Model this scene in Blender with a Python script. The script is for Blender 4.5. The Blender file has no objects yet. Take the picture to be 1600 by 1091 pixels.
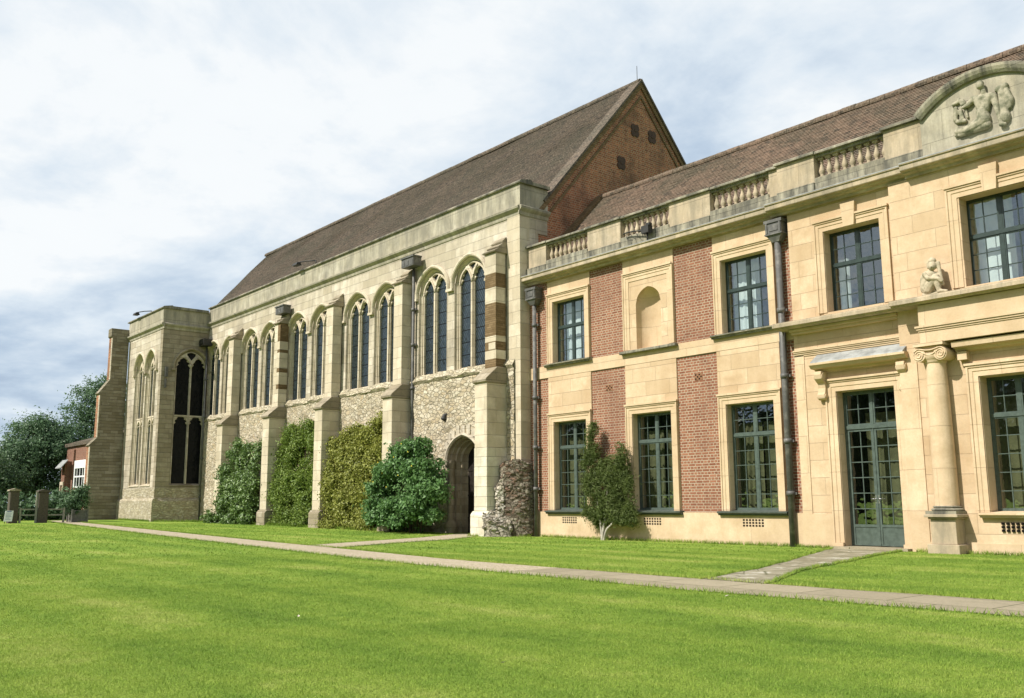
import bpy, bmesh, math, random
import numpy as np
from mathutils import Vector, Matrix, noise
R_ = math.radians
random.seed(7)
S = bpy.context.scene
COL = S.collection

# ---------------------------------------------------------------- camera
FPX, YAW, PIT, ROL = 1455.6, R_(39.823), R_(9.383), R_(-0.292)
def cam_axes():
    cy, sy, cp, sp, cr, sr = math.cos(YAW), math.sin(YAW), math.cos(PIT), math.sin(PIT), math.cos(ROL), math.sin(ROL)
    a = Vector((-cy, sy, 0)); r = Vector((sy, cy, 0)); u = Vector((0, 0, 1))
    a2 = a*cp+u*sp; u2 = u*cp-a*sp
    return r*cr+u2*sr, u2*cr-r*sr, a2
r3, u3, a3 = cam_axes()
cd = bpy.data.cameras.new('camera'); cam = bpy.data.objects.new('camera', cd); COL.objects.link(cam)
cam.matrix_world = Matrix(((r3.x, u3.x, -a3.x, 0), (r3.y, u3.y, -a3.y, 0), (r3.z, u3.z, -a3.z, 1.1), (0, 0, 0, 1)))
cd.sensor_width = 36; cd.lens = FPX/1600*36; cd.clip_end = 3000; cd.clip_start = 0.05
S.camera = cam
# ---------------------------------------------------------------- light
SUN_EL, SUN_AZ = R_(45), R_(15)
sd = bpy.data.lights.new('sun', 'SUN'); sd.energy = 4.9; sd.angle = R_(1.0); sd.color = (1, .95, .86)
sun = bpy.data.objects.new('sun', sd); COL.objects.link(sun)
tosun = Vector((-math.sin(SUN_AZ)*math.cos(SUN_EL), -math.cos(SUN_AZ)*math.cos(SUN_EL), math.sin(SUN_EL)))
sun.rotation_euler = tosun.to_track_quat('Z', 'Y').to_euler()
S.view_settings.view_transform = 'Standard'; S.view_settings.look = 'None'; S.view_settings.gamma = 1
S.view_settings.exposure = 0.45

# ---------------------------------------------------------------- node helper
class NT:
    def __init__(s, nt): s.nt = nt; nt.nodes.clear()
    def n(s, t, ins=None, **pr):
        nd = s.nt.nodes.new(t)
        for k, v in pr.items(): setattr(nd, k, v)
        for k, v in (ins or {}).items(): s.set(nd.inputs[k], v)
        return nd
    def set(s, sock, v):
        if isinstance(v, bpy.types.NodeSocket): s.nt.links.new(v, sock)
        elif isinstance(v, bpy.types.Node): s.nt.links.new(v.outputs[0], sock)
        else:
            if hasattr(sock.default_value, '__len__') and len(sock.default_value) == 4 and len(v) == 3: v = (*v, 1)
            sock.default_value = v
    def m(s, op, a, b=0.0, c=0.0, clamp=False):
        nd = s.n('ShaderNodeMath', operation=op, use_clamp=clamp)
        s.set(nd.inputs[0], a); s.set(nd.inputs[1], b); s.set(nd.inputs[2], c); return nd.outputs[0]
    def mix(s, f, a, b, blend='MIX'):
        nd = s.n('ShaderNodeMix', data_type='RGBA', blend_type=blend)
        s.set(nd.inputs[0], f); s.set(nd.inputs[6], a); s.set(nd.inputs[7], b); return nd.outputs[2]
    def ramp(s, f, stops, interp='LINEAR'):
        nd = s.n('ShaderNodeValToRGB'); nd.color_ramp.interpolation = interp; e = nd.color_ramp.elements
        while len(e) < len(stops): e.new(0.5)
        for el, (p, c) in zip(e, stops):
            el.position = p; el.color = (c, c, c, 1) if not hasattr(c, '__len__') else (*c, 1)
        s.set(nd.inputs[0], f); return nd.outputs[0]
    def noise(s, vec, scale, detail=4, rough=.55, dist=0):
        return s.n('ShaderNodeTexNoise', {'Vector': vec, 'Scale': scale, 'Detail': detail, 'Roughness': rough, 'Distortion': dist}).outputs[0]
    def xyz(s, v):
        nd = s.n('ShaderNodeSeparateXYZ', {0: v}); return nd.outputs
    def vec(s, x, y, z=0.0):
        return s.n('ShaderNodeCombineXYZ', {0: x, 1: y, 2: z}).outputs[0]
    def wallmap(s):
        g = s.n('ShaderNodeNewGeometry'); p = s.xyz(g.outputs['Position']); n = s.xyz(g.outputs['True Normal'])
        ax = s.m('ABSOLUTE', n[0]); ay = s.m('ABSOLUTE', n[1]); az = s.m('ABSOLUTE', n[2])
        f = s.m('GREATER_THAN', ax, ay)
        u = s.m('ADD', s.m('MULTIPLY', p[0], s.m('SUBTRACT', 1.0, f)), s.m('MULTIPLY', p[1], f))
        fz = s.m('GREATER_THAN', az, .9)
        v = s.m('ADD', p[2], s.m('MULTIPLY', p[1], fz))
        return s.vec(u, v), g.outputs['Position'], u, v
MATS = {}
def newmat(name):
    m = bpy.data.materials.new(name); m.use_nodes = True; t = NT(m.node_tree); MATS[name] = m
    out = t.n('ShaderNodeOutputMaterial'); return m, t, out
def finish(t, out, color, rough=.9, height=None, bdist=.02, bstr=1.0, spec=.25, **kw):
    p = t.n('ShaderNodeBsdfPrincipled'); t.set(p.inputs['Base Color'], color); t.set(p.inputs['Roughness'], rough)
    p.inputs['Specular IOR Level'].default_value = spec
    for k, v in kw.items(): t.set(p.inputs[k], v)
    if height is not None:
        b = t.n('ShaderNodeBump', {'Height': height, 'Distance': bdist, 'Strength': bstr}); t.set(p.inputs['Normal'], b.outputs[0])
    t.set(out.inputs[0], p.outputs[0]); return p

# ---------------------------------------------------------------- sky
w = bpy.data.worlds.new('World'); S.world = w; w.use_nodes = True
t = NT(w.node_tree); out = t.n('ShaderNodeOutputWorld'); bg = t.n('ShaderNodeBackground'); bg.inputs[1].default_value = 0.1
t.set(out.inputs[0], bg.outputs[0])
sky = t.n('ShaderNodeTexSky', sky_type='NISHITA', sun_disc=False, sun_elevation=SUN_EL, sun_rotation=R_(195))
d = t.n('ShaderNodeTexCoord').outputs['Generated']; x, y, z = t.xyz(d)
zc = t.m('ADD', t.m('MAXIMUM', z, 0.0), .22)
pv = t.vec(t.m('DIVIDE', x, zc), t.m('DIVIDE', y, zc), 0.0)
n1 = t.noise(pv, 1.15, 7, .55, .35)
n2 = t.noise(t.n('ShaderNodeVectorMath', {0: pv, 1: (5.3, 2.1, 1.7)}, operation='ADD').outputs[0], 2.1, 8, .6, .2)
nn = t.m('ADD', t.m('MULTIPLY', n1, .55), t.m('MULTIPLY', n2, .45))
# deck of thin bright cloud with blue-grey undersides lower in the sky
low = t.ramp(z, [(0.0, 1.0), (.12, .9), (.24, .3), (.4, 0.0)])
cl = t.ramp(t.m('SUBTRACT', nn, t.m('MULTIPLY', low, .125)), [(.30, (2.6, 3.35, 4.5)), (.375, (3.9, 4.75, 5.75)), (.45, (5.5, 6.15, 6.75)), (.52, (6.9, 7.15, 7.3))])
thin = t.m('MULTIPLY', t.ramp(nn, [(.3, 1.0), (.42, .95), (.6, 1.0)]), t.ramp(z, [(.5, 1.0), (.72, .35)]))
t.set(bg.inputs[0], t.mix(thin, sky.outputs[0], cl))

# ---------------------------------------------------------------- masonry materials
def ashlar(name, base, bw=.85, bh=.36, joint=.6, var=.16, stain=.35, staincol=(.16, .14, .09), bump=.006, streak=0.0, jsize=.006):
    m, t, out = newmat(name); uv, pos, u, v = t.wallmap()
    wob = t.noise(pos, .9, 3); uv2 = t.n('ShaderNodeVectorMath', {0: uv, 1: t.vec(t.m('MULTIPLY', wob, .03), t.m('MULTIPLY', wob, .03))}, operation='ADD').outputs[0]
    c = [min(1, b*(1+var)) for b in base]; dk = [base[0]*(1-var), base[1]*(1-var*1.15), base[2]*(1-var*1.5)]
    br = t.n('ShaderNodeTexBrick', {'Vector': uv2, 'Color1': c, 'Color2': dk, 'Mortar': [b*joint for b in base], 'Scale': 1.0, 'Brick Width': bw, 'Row Height': bh, 'Mortar Size': jsize, 'Mortar Smooth': .2, 'Bias': 0.0})
    br.offset = .43; br.squash = 1.4; br.squash_frequency = 3
    fine = t.noise(pos, 22, 6, .7); mid = t.noise(pos, 2.2, 6, .65)
    col = t.mix(t.ramp(mid, [(.35, 0.0), (.75, 1.0)]), br.outputs[0], [base[0]*.78, base[1]*.74, base[2]*.66])
    col = t.mix(t.m('MULTIPLY', t.ramp(fine, [(.3, 1.0), (.62, 0.0)]), .28), col, [b*.6 for b in base])
    big = t.noise(pos, .55, 8, .68, .3)
    col = t.mix(t.m('MULTIPLY', t.ramp(big, [(.50, 0.0), (.68, 1.0)]), stain), col, staincol)
    if streak:
        su = t.noise(t.vec(t.m('MULTIPLY', u, 3.2), t.m('MULTIPLY', v, .55), 0.0), 1.0, 7, .7)
        col = t.mix(t.m('MULTIPLY', t.ramp(su, [(.38, 0.0), (.62, 1.0)]), streak), col, staincol)
    h = t.m('ADD', t.m('MULTIPLY', t.m('SUBTRACT', 1.0, br.outputs['Fac']), 1.0), t.m('ADD', t.m('MULTIPLY', fine, .5), t.m('MULTIPLY', mid, .6)))
    finish(t, out, col, .92, h, bump*2.5, 1.0, .15); return m
ashlar('stone_gold', (.61, .47, .325), .9, .42, .74, .17, .42, (.36, .235, .125), .004, .2)
ashlar('stone_gold_plain', (.63, .49, .335), 2.4, .9, .85, .08, .34, (.36, .24, .14), .004, .16)
ashlar('stone_gold_worn', (.54, .445, .325), 1.6, 1.2, .8, .10, .6, (.17, .155, .115), .006, .6)
ashlar('stone_black', (.38, .355, .275), 1.3, .6, .7, .12, .8, (.075, .073, .062), .007, .95)
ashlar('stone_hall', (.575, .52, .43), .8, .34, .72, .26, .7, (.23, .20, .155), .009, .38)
ashlar('stone_hall_trim', (.62, .55, .435), 1.0, .42, .8, .17, .5, (.31, .265, .195), .007, .24)
ashlar('stone_parapet', (.46, .425, .335), 1.5, .7, .7, .12, .6, (.16, .15, .12), .006, .65)
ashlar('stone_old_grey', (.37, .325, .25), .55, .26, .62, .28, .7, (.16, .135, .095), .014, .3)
ashlar('stone_bright', (.68, .64, .53), .6, .33, .55, .14, .4, (.3, .27, .2), .012)
ashlar('stone_brown_band', (.20, .14, .078), .24, .075, .8, .3, .4, (.11, .075, .035), .008)
ashlar('stone_dark_wall', (.25, .225, .175), .42, .18, .6, .32, .55, (.10, .085, .055), .012)

def brick(name, c1, c2, mortar, stain, staincol, bw=.235, bh=.077, ms=.011):
    m, t, out = newmat(name); uv, pos, u, v = t.wallmap()
    wob = t.noise(pos, 6, 3)
    uv2 = t.n('ShaderNodeVectorMath', {0: uv, 1: t.vec(t.m('MULTIPLY', wob, .008), t.m('MULTIPLY', wob, .012))}, operation='ADD').outputs[0]
    br = t.n('ShaderNodeTexBrick', {'Vector': uv2, 'Color1': c1, 'Color2': c2, 'Mortar': mortar, 'Scale': 1.0, 'Brick Width': bw, 'Row Height': bh, 'Mortar Size': ms, 'Mortar Smooth': .15, 'Bias': 0.0})
    br.squash = .5; br.squash_frequency = 2
    fine = t.noise(pos, 30, 5, .7); big = t.noise(pos, .7, 7, .65, .2)
    col = t.mix(t.m('MULTIPLY', t.ramp(fine, [(.35, 1.0), (.6, 0.0)]), .35), br.outputs[0], [a*.5 for a in c2])
    cell = t.noise(t.n('ShaderNodeVectorMath', {0: uv2, 1: (3.3, 12, 1)}, operation='MULTIPLY').outputs[0], 1.4, 1)
    col = t.mix(t.m('MULTIPLY', t.m('MULTIPLY', t.ramp(cell, [(.5, 0.0), (.7, 1.0)]), t.m('SUBTRACT', 1.0, br.outputs['Fac'])), .55), col, [a*.55 for a in c2])
    col = t.mix(t.m('MULTIPLY', t.ramp(big, [(.48, 0.0), (.68, 1.0)]), stain), col, staincol)
    h = t.m('ADD', t.m('SUBTRACT', 1.0, br.outputs['Fac']), t.m('MULTIPLY', fine, .6))
    finish(t, out, col, .92, h, .012, 1.0, .15); return m
brick('brick_red', (.345, .155, .092), (.225, .088, .052), (.47, .375, .275), .4, (.16, .08, .055))
brick('brick_gable', (.50, .19, .095), (.25, .095, .055), (.45, .33, .21), .75, (.10, .062, .042), .24, .085, .012)
brick('brick_far', (.27, .105, .065), (.19, .07, .045), (.38, .29, .22), .2, (.12, .06, .04))

def rubble(name, cols, mortar, sc=2.6, zs=1.55, bump=.05, dark=.4, moss=0.0):
    m, t, out = newmat(name); uv, pos, u, v = t.wallmap()
    wv = t.n('ShaderNodeTexNoise', {'Vector': pos, 'Scale': 2.5, 'Detail': 3.0})
    q = t.n('ShaderNodeVectorMath', {0: pos, 1: (1, 1, zs)}, operation='MULTIPLY').outputs[0]
    q = t.n('ShaderNodeVectorMath', {0: q, 1: t.n('ShaderNodeVectorMath', {0: wv.outputs[1], 1: (.42, .42, .42)}, operation='MULTIPLY').outputs[0]}, operation='ADD').outputs[0]
    vo = t.n('ShaderNodeTexVoronoi', {'Vector': q, 'Scale': sc}); ve = t.n('ShaderNodeTexVoronoi', {'Vector': q, 'Scale': sc}, feature='DISTANCE_TO_EDGE')
    rnd = t.xyz(vo.outputs['Color'])[0]
    k = len(cols)-1; col = t.ramp(rnd, [(i/k, c) for i, c in enumerate(cols)])
    fine = t.noise(pos, 16, 6, .7); big = t.noise(pos, 1.1, 7, .65)
    col = t.mix(t.m('MULTIPLY', t.ramp(fine, [(.35, 1.0), (.6, 0.0)]), .45), col, [c*.5 for c in cols[0]])
    e = t.ramp(ve.outputs['Distance'], [(.0, 0.0), (.075, 1.0)])
    col = t.mix(e, mortar, col)
    col = t.mix(t.m('MULTIPLY', t.ramp(big, [(.5, 0.0), (.7, 1.0)]), dark), col, [c*.45 for c in cols[0]])
    if moss: col = t.mix(t.m('MULTIPLY', t.ramp(t.noise(pos, 2.3, 7, .7), [(.52, 0.0), (.66, 1.0)]), moss), col, (.07, .08, .03))
    h = t.m('ADD', t.m('MULTIPLY', e, 1.0), t.m('ADD', t.m('MULTIPLY', fine, .5), t.m('MULTIPLY', rnd, .6)))
    finish(t, out, col, .95, h, bump, 1.0, .1); return m
rubble('rubble_cream', [(.40, .34, .24), (.53, .45, .32), (.62, .56, .44), (.46, .37, .24), (.58, .52, .41)], (.41, .355, .265), 4.3, 1.9, .035, .5)
rubble('rubble_ruin', [(.14, .115, .085), (.19, .12, .085), (.22, .185, .14), (.34, .30, .235), (.12, .09, .065)], (.13, .11, .085), 6.5, 1.9, .03, .6, .35)
rubble('rubble_white', [(.62, .58, .47), (.72, .68, .58), (.5, .43, .32), (.68, .64, .52)], (.30, .26, .19), 4.0, 1.5, .06, .25)
rubble('rubble_pale', [(.50, .46, .38), (.62, .58, .5), (.34, .29, .22), (.56, .5, .4), (.22, .18, .135)], (.24, .205, .155), 6.0, 1.7, .05, .5)
rubble('rubble_bay', [(.46, .40, .28), (.56, .50, .37), (.38, .32, .22), (.60, .55, .44)], (.36, .31, .21), 4.6, 2.2, .03, .35)

def tiles(name, c1, c2, c3, moss):
    m, t, out = newmat(name); uv, pos, u, v = t.wallmap()
    g = t.n('ShaderNodeNewGeometry')
    cu = t.m('FLOOR', t.m('DIVIDE', t.m('ADD', u, t.m('MULTIPLY', t.m('FLOORED_MODULO', t.m('FLOOR', t.m('DIVIDE', v, .075)), 2.0), .083)), .165)); cv = t.m('FLOOR', t.m('DIVIDE', v, .075))
    wn = t.n('ShaderNodeTexWhiteNoise', {'Vector': t.vec(cu, cv, 0.0)}, noise_dimensions='2D')
    col = t.ramp(wn.outputs[0], [(0, c1), (.5, c2), (1, c3)])
    big = t.noise(pos, .5, 8, .7, .4); fine = t.noise(pos, 14, 5, .7)
    col = t.mix(t.m('MULTIPLY', t.ramp(big, [(.42, 0.0), (.65, 1.0)]), .7), col, moss)
    col = t.mix(t.m('MULTIPLY', t.ramp(fine, [(.52, 0.0), (.66, 1.0)]), .5), col, (.34, .28, .21))
    fu = t.m('FRACT', t.m('DIVIDE', t.m('ADD', u, t.m('MULTIPLY', t.m('FLOORED_MODULO', cv, 2.0), .083)), .165))
    gap = t.ramp(fu, [(0, 0.0), (.06, 1.0), (.94, 1.0), (1, 0.0)])
    h = t.m('ADD', t.m('MULTIPLY', gap, .6), t.m('ADD', t.m('MULTIPLY', wn.outputs[0], .9), fine))
    finish(t, out, col, .95, h, .02, 1.0, .1); return m
tiles('tiles_dark', (.105, .087, .069), (.145, .112, .085), (.065, .056, .048), (.078, .074, .055))
tiles('tiles_brown', (.135, .098, .072), (.21, .145, .105), (.07, .056, .045), (.085, .078, .054))

def plain(name, col, rough=.6, metal=0.0, nscale=8, var=.35, bump=.003, spec=.4, col2=None, lo=.4, hi=.65):
    m, t, out = newmat(name); pos = t.n('ShaderNodeNewGeometry').outputs['Position']
    n = t.noise(pos, nscale, 6, .65)
    c = t.mix(t.ramp(n, [(lo, 0.0), (hi, 1.0)]), col, col2 or [a*(1-var) for a in col])
    finish(t, out, c, rough, n, bump, 1.0, spec, Metallic=metal); return m
plain('cast_iron', (.085, .083, .078), .55, 0, 5, .4, .004, .4, (.20, .19, .17), .5, .75)
plain('iron_dark', (.028, .027, .025), .6)
plain('green_paint', (.032, .050, .043), .3, 0, 9, .35, .002, .5)
plain('door_paint', (.085, .112, .096), .3, 0, 9, .3, .002, .5)
plain('green_sill', (.07, .085, .07), .5, 0, 9, .35, .002, .4)
plain('lead', (.33, .34, .33), .55, 0, 4, .4, .006, .4)
plain('oak_dark', (.022, .017, .013), .8, 0, 10, .5, .01, .2)
plain('void_dark', (.012, .011, .010), 1.0, 0, 5, .2, .001, 0)
plain('plaster', (.30, .27, .22), .9)
plain('curtain_gold', (.19, .175, .095), .95, 0, 3, .35, .002, .1)
plain('curtain_net', (.72, .74, .74), .95, 0, 3, .1, .002, .1)
plain('airbrick', (.26, .13, .07), .9, 0, 20, .4)
plain('white_paint', (.78, .79, .78), .5, 0, 6, .06)
plain('timber_grey', (.095, .078, .058), .85, 0, 14, .4, .006)
plain('rail_wood', (.30, .29, .23), .85, 0, 14, .3, .004)
plain('planter_wood', (.17, .165, .145), .85, 0, 10, .35, .004)
plain('statue_stone', (.46, .39, .28), .9, 0, 9, .5, .012, .1, (.22, .20, .13), .45, .7)
plain('relief_stone', (.37, .335, .25), .9, 0, 6, .5, .015, .1, (.16, .16, .11), .42, .62)
plain('bark', (.115, .09, .065), .9, 0, 9, .4, .02, .1)
plain('bark_pale', (.46, .42, .36), .85, 0, 9, .4, .01, .1)
plain('steel', (.5, .5, .5), .3, .9)
plain('paper_blue', (.22, .27, .42), .6, 0, 40, .3)
plain('dry_leaf', (.62, .56, .45), .8)

m, t, out = newmat('glass_clear')
g = t.n('ShaderNodeNewGeometry'); pos = g.outputs['Position']; cs = t.m('ABSOLUTE', t.n('ShaderNodeVectorMath', {0: g.outputs['Incoming'], 1: g.outputs['True Normal']}, operation='DOT_PRODUCT').outputs['Value'])
fr = t.m('POWER', t.m('SUBTRACT', 1.0, cs), 4.0)
bmp = t.n('ShaderNodeBump', {'Height': t.noise(pos, 1.6, 3), 'Distance': .012})
gl = t.n('ShaderNodeBsdfGlossy', {'Color': (.9, .97, 1), 'Roughness': .03, 'Normal': bmp.outputs[0]}); tr = t.n('ShaderNodeBsdfTransparent', {'Color': (.80, .88, .86)})
mx = t.n('ShaderNodeMixShader', {0: t.m('ADD', t.m('MULTIPLY', fr, .95), .21, clamp=True), 1: tr.outputs[0], 2: gl.outputs[0]}); t.set(out.inputs[0], mx.outputs[0])

def leaded(name, base, refl):
    m, t, out = newmat(name); uv, pos, u, v = t.wallmap()
    a = t.m('DIVIDE', t.m('ADD', u, t.m('MULTIPLY', v, .62)), .115); b = t.m('DIVIDE', t.m('SUBTRACT', u, t.m('MULTIPLY', v, .62)), .115)
    fa, fb = t.m('FRACT', a), t.m('FRACT', b)
    l = t.m('MAXIMUM', t.m('GREATER_THAN', fa, .87), t.m('GREATER_THAN', fb, .87))
    bar = t.m('LESS_THAN', t.m('FRACT', t.m('DIVIDE', v, .46)), .075); l = t.m('MAXIMUM', l, bar)
    wn = t.n('ShaderNodeTexWhiteNoise', {'Vector': t.vec(t.m('FLOOR', a), t.m('FLOOR', b))}, noise_dimensions='2D')
    g = t.n('ShaderNodeNewGeometry')
    jit = t.n('ShaderNodeVectorMath', {0: wn.outputs[1], 1: (.5, .5, .5)}, operation='SUBTRACT').outputs[0]
    nor = t.n('ShaderNodeVectorMath', {0: t.n('ShaderNodeVectorMath', {0: jit, 1: (.16, .16, .16)}, operation='MULTIPLY').outputs[0], 1: g.outputs['Normal']}, operation='ADD').outputs[0]
    nor = t.n('ShaderNodeVectorMath', {0: nor}, operation='NORMALIZE').outputs[0]
    c = t.mix(wn.outputs[0], base, [q*.45 for q in base])
    df = t.n('ShaderNodeBsdfDiffuse', {'Color': c}); gl = t.n('ShaderNodeBsdfGlossy', {'Color': (.8, .9, 1), 'Roughness': .12, 'Normal': nor})
    mx = t.n('ShaderNodeMixShader', {0: refl, 1: df.outputs[0], 2: gl.outputs[0]})
    ld = t.n('ShaderNodeBsdfDiffuse', {'Color': (.012, .013, .014)})
    m2 = t.n('ShaderNodeMixShader', {0: l, 1: mx.outputs[0], 2: ld.outputs[0]}); t.set(out.inputs[0], m2.outputs[0]); return m
leaded('glass_leaded', (.035, .048, .052), .10)
leaded('glass_leaded_dark', (.010, .010, .010), .012)

def grass_col(t, pos):
    x, y, z = t.xyz(pos)
    st = t.noise(t.vec(t.m('MULTIPLY', t.m('ADD', x, t.m('MULTIPLY', y, .35)), .16), t.m('MULTIPLY', t.m('SUBTRACT', y, t.m('MULTIPLY', x, .1)), .8)), 1.0, 5, .6)
    pa = t.noise(pos, .55, 6, .65); pf = t.noise(pos, 3.5, 5, .7)
    mow = t.m('SINE', t.m('ADD', t.m('MULTIPLY', t.m('ADD', y, t.m('MULTIPLY', x, .03)), 4.2), t.m('MULTIPLY', pa, 2.2)))
    f = t.m('ADD', t.m('MULTIPLY', st, .42), t.m('ADD', t.m('MULTIPLY', pa, .35), t.m('ADD', t.m('MULTIPLY', pf, .23), t.m('MULTIPLY', mow, .032))))
    return t.ramp(f, [(.36, (.125, .215, .036)), (.46, (.20, .31, .05)), (.54, (.275, .375, .065)), (.63, (.40, .45, .12))])
m, t, out = newmat('lawn_ground'); pos = t.n('ShaderNodeNewGeometry').outputs['Position']
fn = t.noise(pos, 45, 4, .75); gc = t.mix(t.m('MULTIPLY', t.ramp(fn, [(.4, 1.0), (.58, 0.0)]), .6), grass_col(t, pos), (.06, .11, .012))
finish(t, out, gc, .95, fn, .03, 1.0, .05)
m, t, out = newmat('grass_blades'); g = t.n('ShaderNodeNewGeometry')
gc = grass_col(t, g.outputs['Position']); rp = g.outputs['Random Per Island']
gc = t.mix(t.ramp(rp, [(0, .35), (.4, 0.0), (1, 0.0)]), gc, (.06, .11, .012)); gc = t.mix(t.ramp(rp, [(.7, 0.0), (1, .5)]), gc, (.40, .43, .14))
df = t.n('ShaderNodeBsdfDiffuse', {'Color': gc}); tl = t.n('ShaderNodeBsdfTranslucent', {'Color': gc})
t.set(out.inputs[0], t.n('ShaderNodeMixShader', {0: .3, 1: df.outputs[0], 2: tl.outputs[0]}).outputs[0])
m, t, out = newmat('gravel'); pos = t.n('ShaderNodeNewGeometry').outputs['Position']
gv = t.n('ShaderNodeTexVoronoi', {'Vector': pos, 'Scale': 38.0}); gr = t.xyz(gv.outputs['Color'])[0]
c = t.ramp(gr, [(0, (.30, .25, .17)), (.5, (.40, .34, .24)), (1, (.52, .45, .34))]); bn = t.noise(pos, 1.3, 7, .7)
c = t.mix(t.m('MULTIPLY', t.ramp(bn, [(.5, 0.0), (.72, 1.0)]), .45), c, (.26, .23, .13))
finish(t, out, c, .95, gr, .012, 1.0, .1)
m, t, out = newmat('paving'); pos = t.n('ShaderNodeNewGeometry').outputs['Position']
br = t.n('ShaderNodeTexBrick', {'Vector': t.n('ShaderNodeVectorMath', {0: pos, 1: (.4, .13, 0)}, operation='ADD').outputs[0], 'Color1': (.36, .31, .215), 'Color2': (.28, .24, .165), 'Mortar': (.11, .11, .05), 'Scale': 1.0, 'Brick Width': 1.15, 'Row Height': .85, 'Mortar Size': .012, 'Mortar Smooth': .3})
n = t.noise(pos, 2.4, 8, .72, .3); f = t.noise(pos, 25, 5, .7)
c = t.mix(t.m('MULTIPLY', t.ramp(n, [(.5, 0.0), (.68, 1.0)]), .5), br.outputs[0], (.20, .185, .11)); c = t.mix(t.m('MULTIPLY', t.ramp(f, [(.4, 1.0), (.6, 0.0)]), .3), c, (.16, .14, .1))
finish(t, out, c, .9, t.m('ADD', f, t.m('SUBTRACT', 1.0, br.outputs[1])), .012, 1.0, .15)
m, t, out = newmat('paving_worn'); pos = t.n('ShaderNodeNewGeometry').outputs['Position']
n = t.noise(pos, 1.9, 8, .7, .5); f = t.noise(pos, 25, 5, .7); v = t.n('ShaderNodeTexVoronoi', {'Vector': pos, 'Scale': 1.7}, feature='DISTANCE_TO_EDGE')
c = t.ramp(n, [(.36, (.17, .155, .095)), (.5, (.27, .24, .165)), (.58, (.34, .31, .23)), (.64, (.56, .53, .45))])
c = t.mix(t.ramp(v.outputs[0], [(0, 1.0), (.03, 0.0)]), c, (.10, .10, .05)); c = t.mix(t.m('MULTIPLY', t.ramp(f, [(.4, 1.0), (.6, 0.0)]), .3), c, (.14, .13, .09))
finish(t, out, c, .9, f, .015, 1.0, .15)

def leafmat(name, c1, c2, c3, trans=.3, gloss=.06, clump=1.2):
    m, t, out = newmat(name); g = t.n('ShaderNodeNewGeometry'); rp = g.outputs['Random Per Island']
    n = t.noise(g.outputs['Position'], clump, 3)
    c = t.ramp(t.m('ADD', t.m('MULTIPLY', rp, .55), t.m('MULTIPLY', n, .5)), [(.2, c1), (.55, c2), (.88, c3)])
    p = t.n('ShaderNodeBsdfPrincipled', {'Base Color': c, 'Roughness': .5}); p.inputs['Specular IOR Level'].default_value = gloss*5
    tl = t.n('ShaderNodeBsdfTranslucent', {'Color': t.mix(.5, c, c3)})
    t.set(out.inputs[0], t.n('ShaderNodeMixShader', {0: trans, 1: p.outputs[0], 2: tl.outputs[0]}).outputs[0])
leafmat('leaf_tree', (.045, .09, .04), (.085, .155, .07), (.15, .24, .12))
leafmat('leaf_tree_pale', (.035, .07, .03), (.065, .115, .05), (.12, .18, .08))
leafmat('leaf_glossy', (.055, .105, .022), (.115, .20, .042), (.26, .36, .12), .2, .12)
leafmat('leaf_ivy_green', (.075, .125, .018), (.15, .225, .036), (.25, .32, .07))
leafmat('leaf_ivy_gold', (.13, .15, .024), (.245, .265, .05), (.38, .39, .10))
leafmat('leaf_blue_green', (.045, .105, .028), (.10, .205, .058), (.20, .34, .12))
leafmat('leaf_feather', (.055, .085, .02), (.12, .165, .04), (.22, .27, .09), .3, .05, 4)
leafmat('leaf_wood', (.03, .05, .02), (.05, .08, .03), (.08, .11, .04))
plain('flower_yellow', (.85, .68, .05), .6)

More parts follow.
